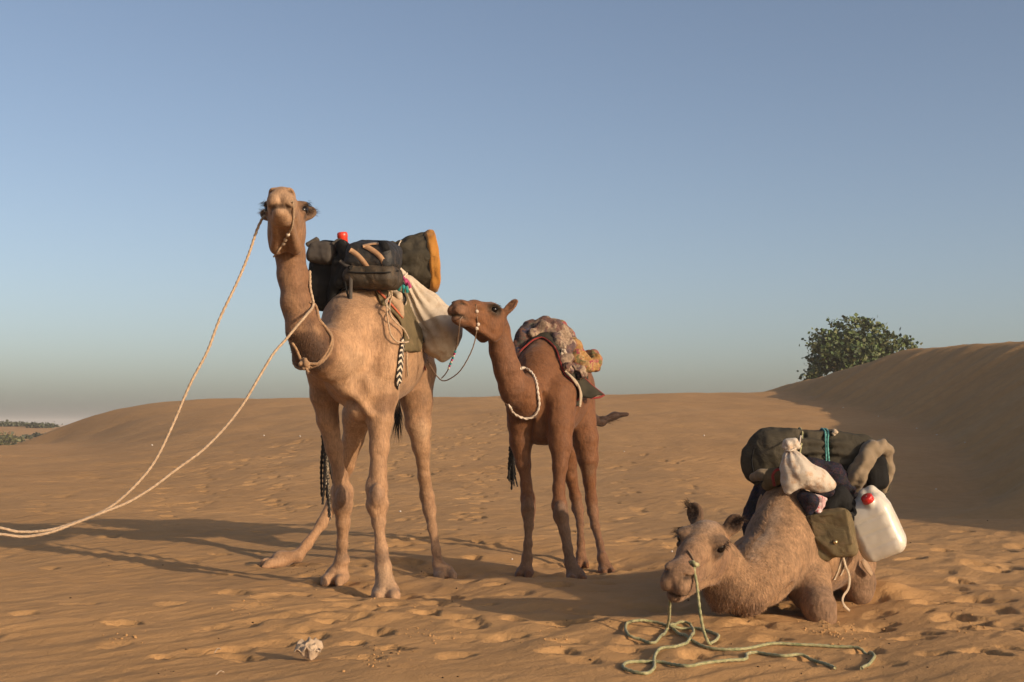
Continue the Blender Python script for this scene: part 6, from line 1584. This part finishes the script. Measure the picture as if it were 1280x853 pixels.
for i in range(60):
    px, py = random.uniform(0, 1280), 600 + 250 * random.random() ** .8
    q = on_ground(px, py); sp.append((q[0], q[1], random.uniform(0.003, 0.008)))
for cx, cy, n, s in ((1010, 838, 5, 30), (395, 715, 14, 14), (362, 714, 6, 8), (205, 842, 5, 8), (460, 812, 8, 18), (1080, 830, 8, 12), (1060, 760, 6, 14), (755, 670, 6, 20), (520, 715, 8, 14)):
    for k in range(n):
        q = on_ground(cx + random.gauss(0, s), min(850, cy + random.gauss(0, s * .3))); sp.append((q[0], q[1], random.uniform(0.002, 0.006)))
lumps(sp, DUNG, "dung_crumbs", "scattered dark crumbs of dry dung and debris on the sand")
sp = []
for k in range(70):
    q = on_ground(1040 + random.gauss(0, 20), 790 + random.gauss(0, 6)); sp.append((q[0], q[1], abs(random.gauss(0.0, 0.0045)) + 0.002))
for cx, cy, n in ((530, 790, 50), (475, 825, 40), (690, 800, 30), (1100, 800, 40), (420, 735, 20), (484, 755, 20), (310, 760, 24), (150, 800, 24), (1210, 780, 30)):
    for k in range(n):
        q = on_ground(cx + random.gauss(0, 18), min(851, cy + random.gauss(0, 6))); sp.append((q[0], q[1], abs(random.gauss(0.0, 0.0032)) + 0.0015))
lumps(sp, CLOD, "sand_clods", "broken clods of damp sand in the footprints and at the lying camel's knee")
for px, py, ex, ey, lb in ((268, 818, 276, 815, "short pale twig on the sand near the crumpled paper"), (270, 846, 280, 843, "pale straw lying at the near edge of the sand"), (628, 575, 640, 572, "dry twig on the slope behind the tall camel"), (622, 663, 633, 661, "tiny green sprig on the sand behind the camels")):
    a, b_ = on_ground(px, py), on_ground(ex, ey); v, f = tube([a + np.array([0, 0, .006]), lerp(a, b_, .5) + np.array([0, 0, .018]), b_ + np.array([0, 0, .008])], 0.0025, 0.01, 5)
    o = mesh_obj("twig", v, f, ROPE_C if "pale" in lb else BARK); settle(o, a); tag(o, lb, "twig", "twigs on the sand")
sp = []
for px, py in ((190, 557), (330, 545), (500, 640), (640, 700), (375, 546), (840, 690), (1098, 521), (1146, 536), (1171, 544), (1206, 554), (1054, 510), (1170, 612), (880, 545), (780, 565)):
    q = on_ground(px, py); sp.append((q[0], q[1], 0.0006 * q[1] + 0.003))
lumps(sp, WHITE_BIT, "litter_specks", "tiny white litter specks scattered over the far sand")

# ================================================================ dusty air
def haze():
    x0, x1, y0, y1, z0, z1 = -990.0, 990.0, -150.0, 1900.0, -8.0, 7.2
    v = [(x, y, z) for z in (z0, z1) for y in (y0, y1) for x in (x0, x1)]
    f = [(0, 2, 3, 1), (4, 5, 7, 6), (0, 1, 5, 4), (2, 6, 7, 3), (0, 4, 6, 2), (1, 3, 7, 5)]
    m = bpy.data.materials.new("dusty_air"); m.use_nodes = True; t = m.node_tree; t.nodes.clear()
    out = t.nodes.new("ShaderNodeOutputMaterial"); pv = t.nodes.new("ShaderNodeVolumePrincipled")
    pv.inputs["Color"].default_value = (0.92, 0.88, 0.85, 1); pv.inputs["Density"].default_value = 0.0008; pv.inputs["Anisotropy"].default_value = 0.0
    t.links.new(pv.outputs[0], out.inputs["Volume"])
    o = mesh_obj("haze", v, f, m, smooth=False); o["kind"] = "stuff"; o["label"] = "thin dusty haze in the desert air"
haze()
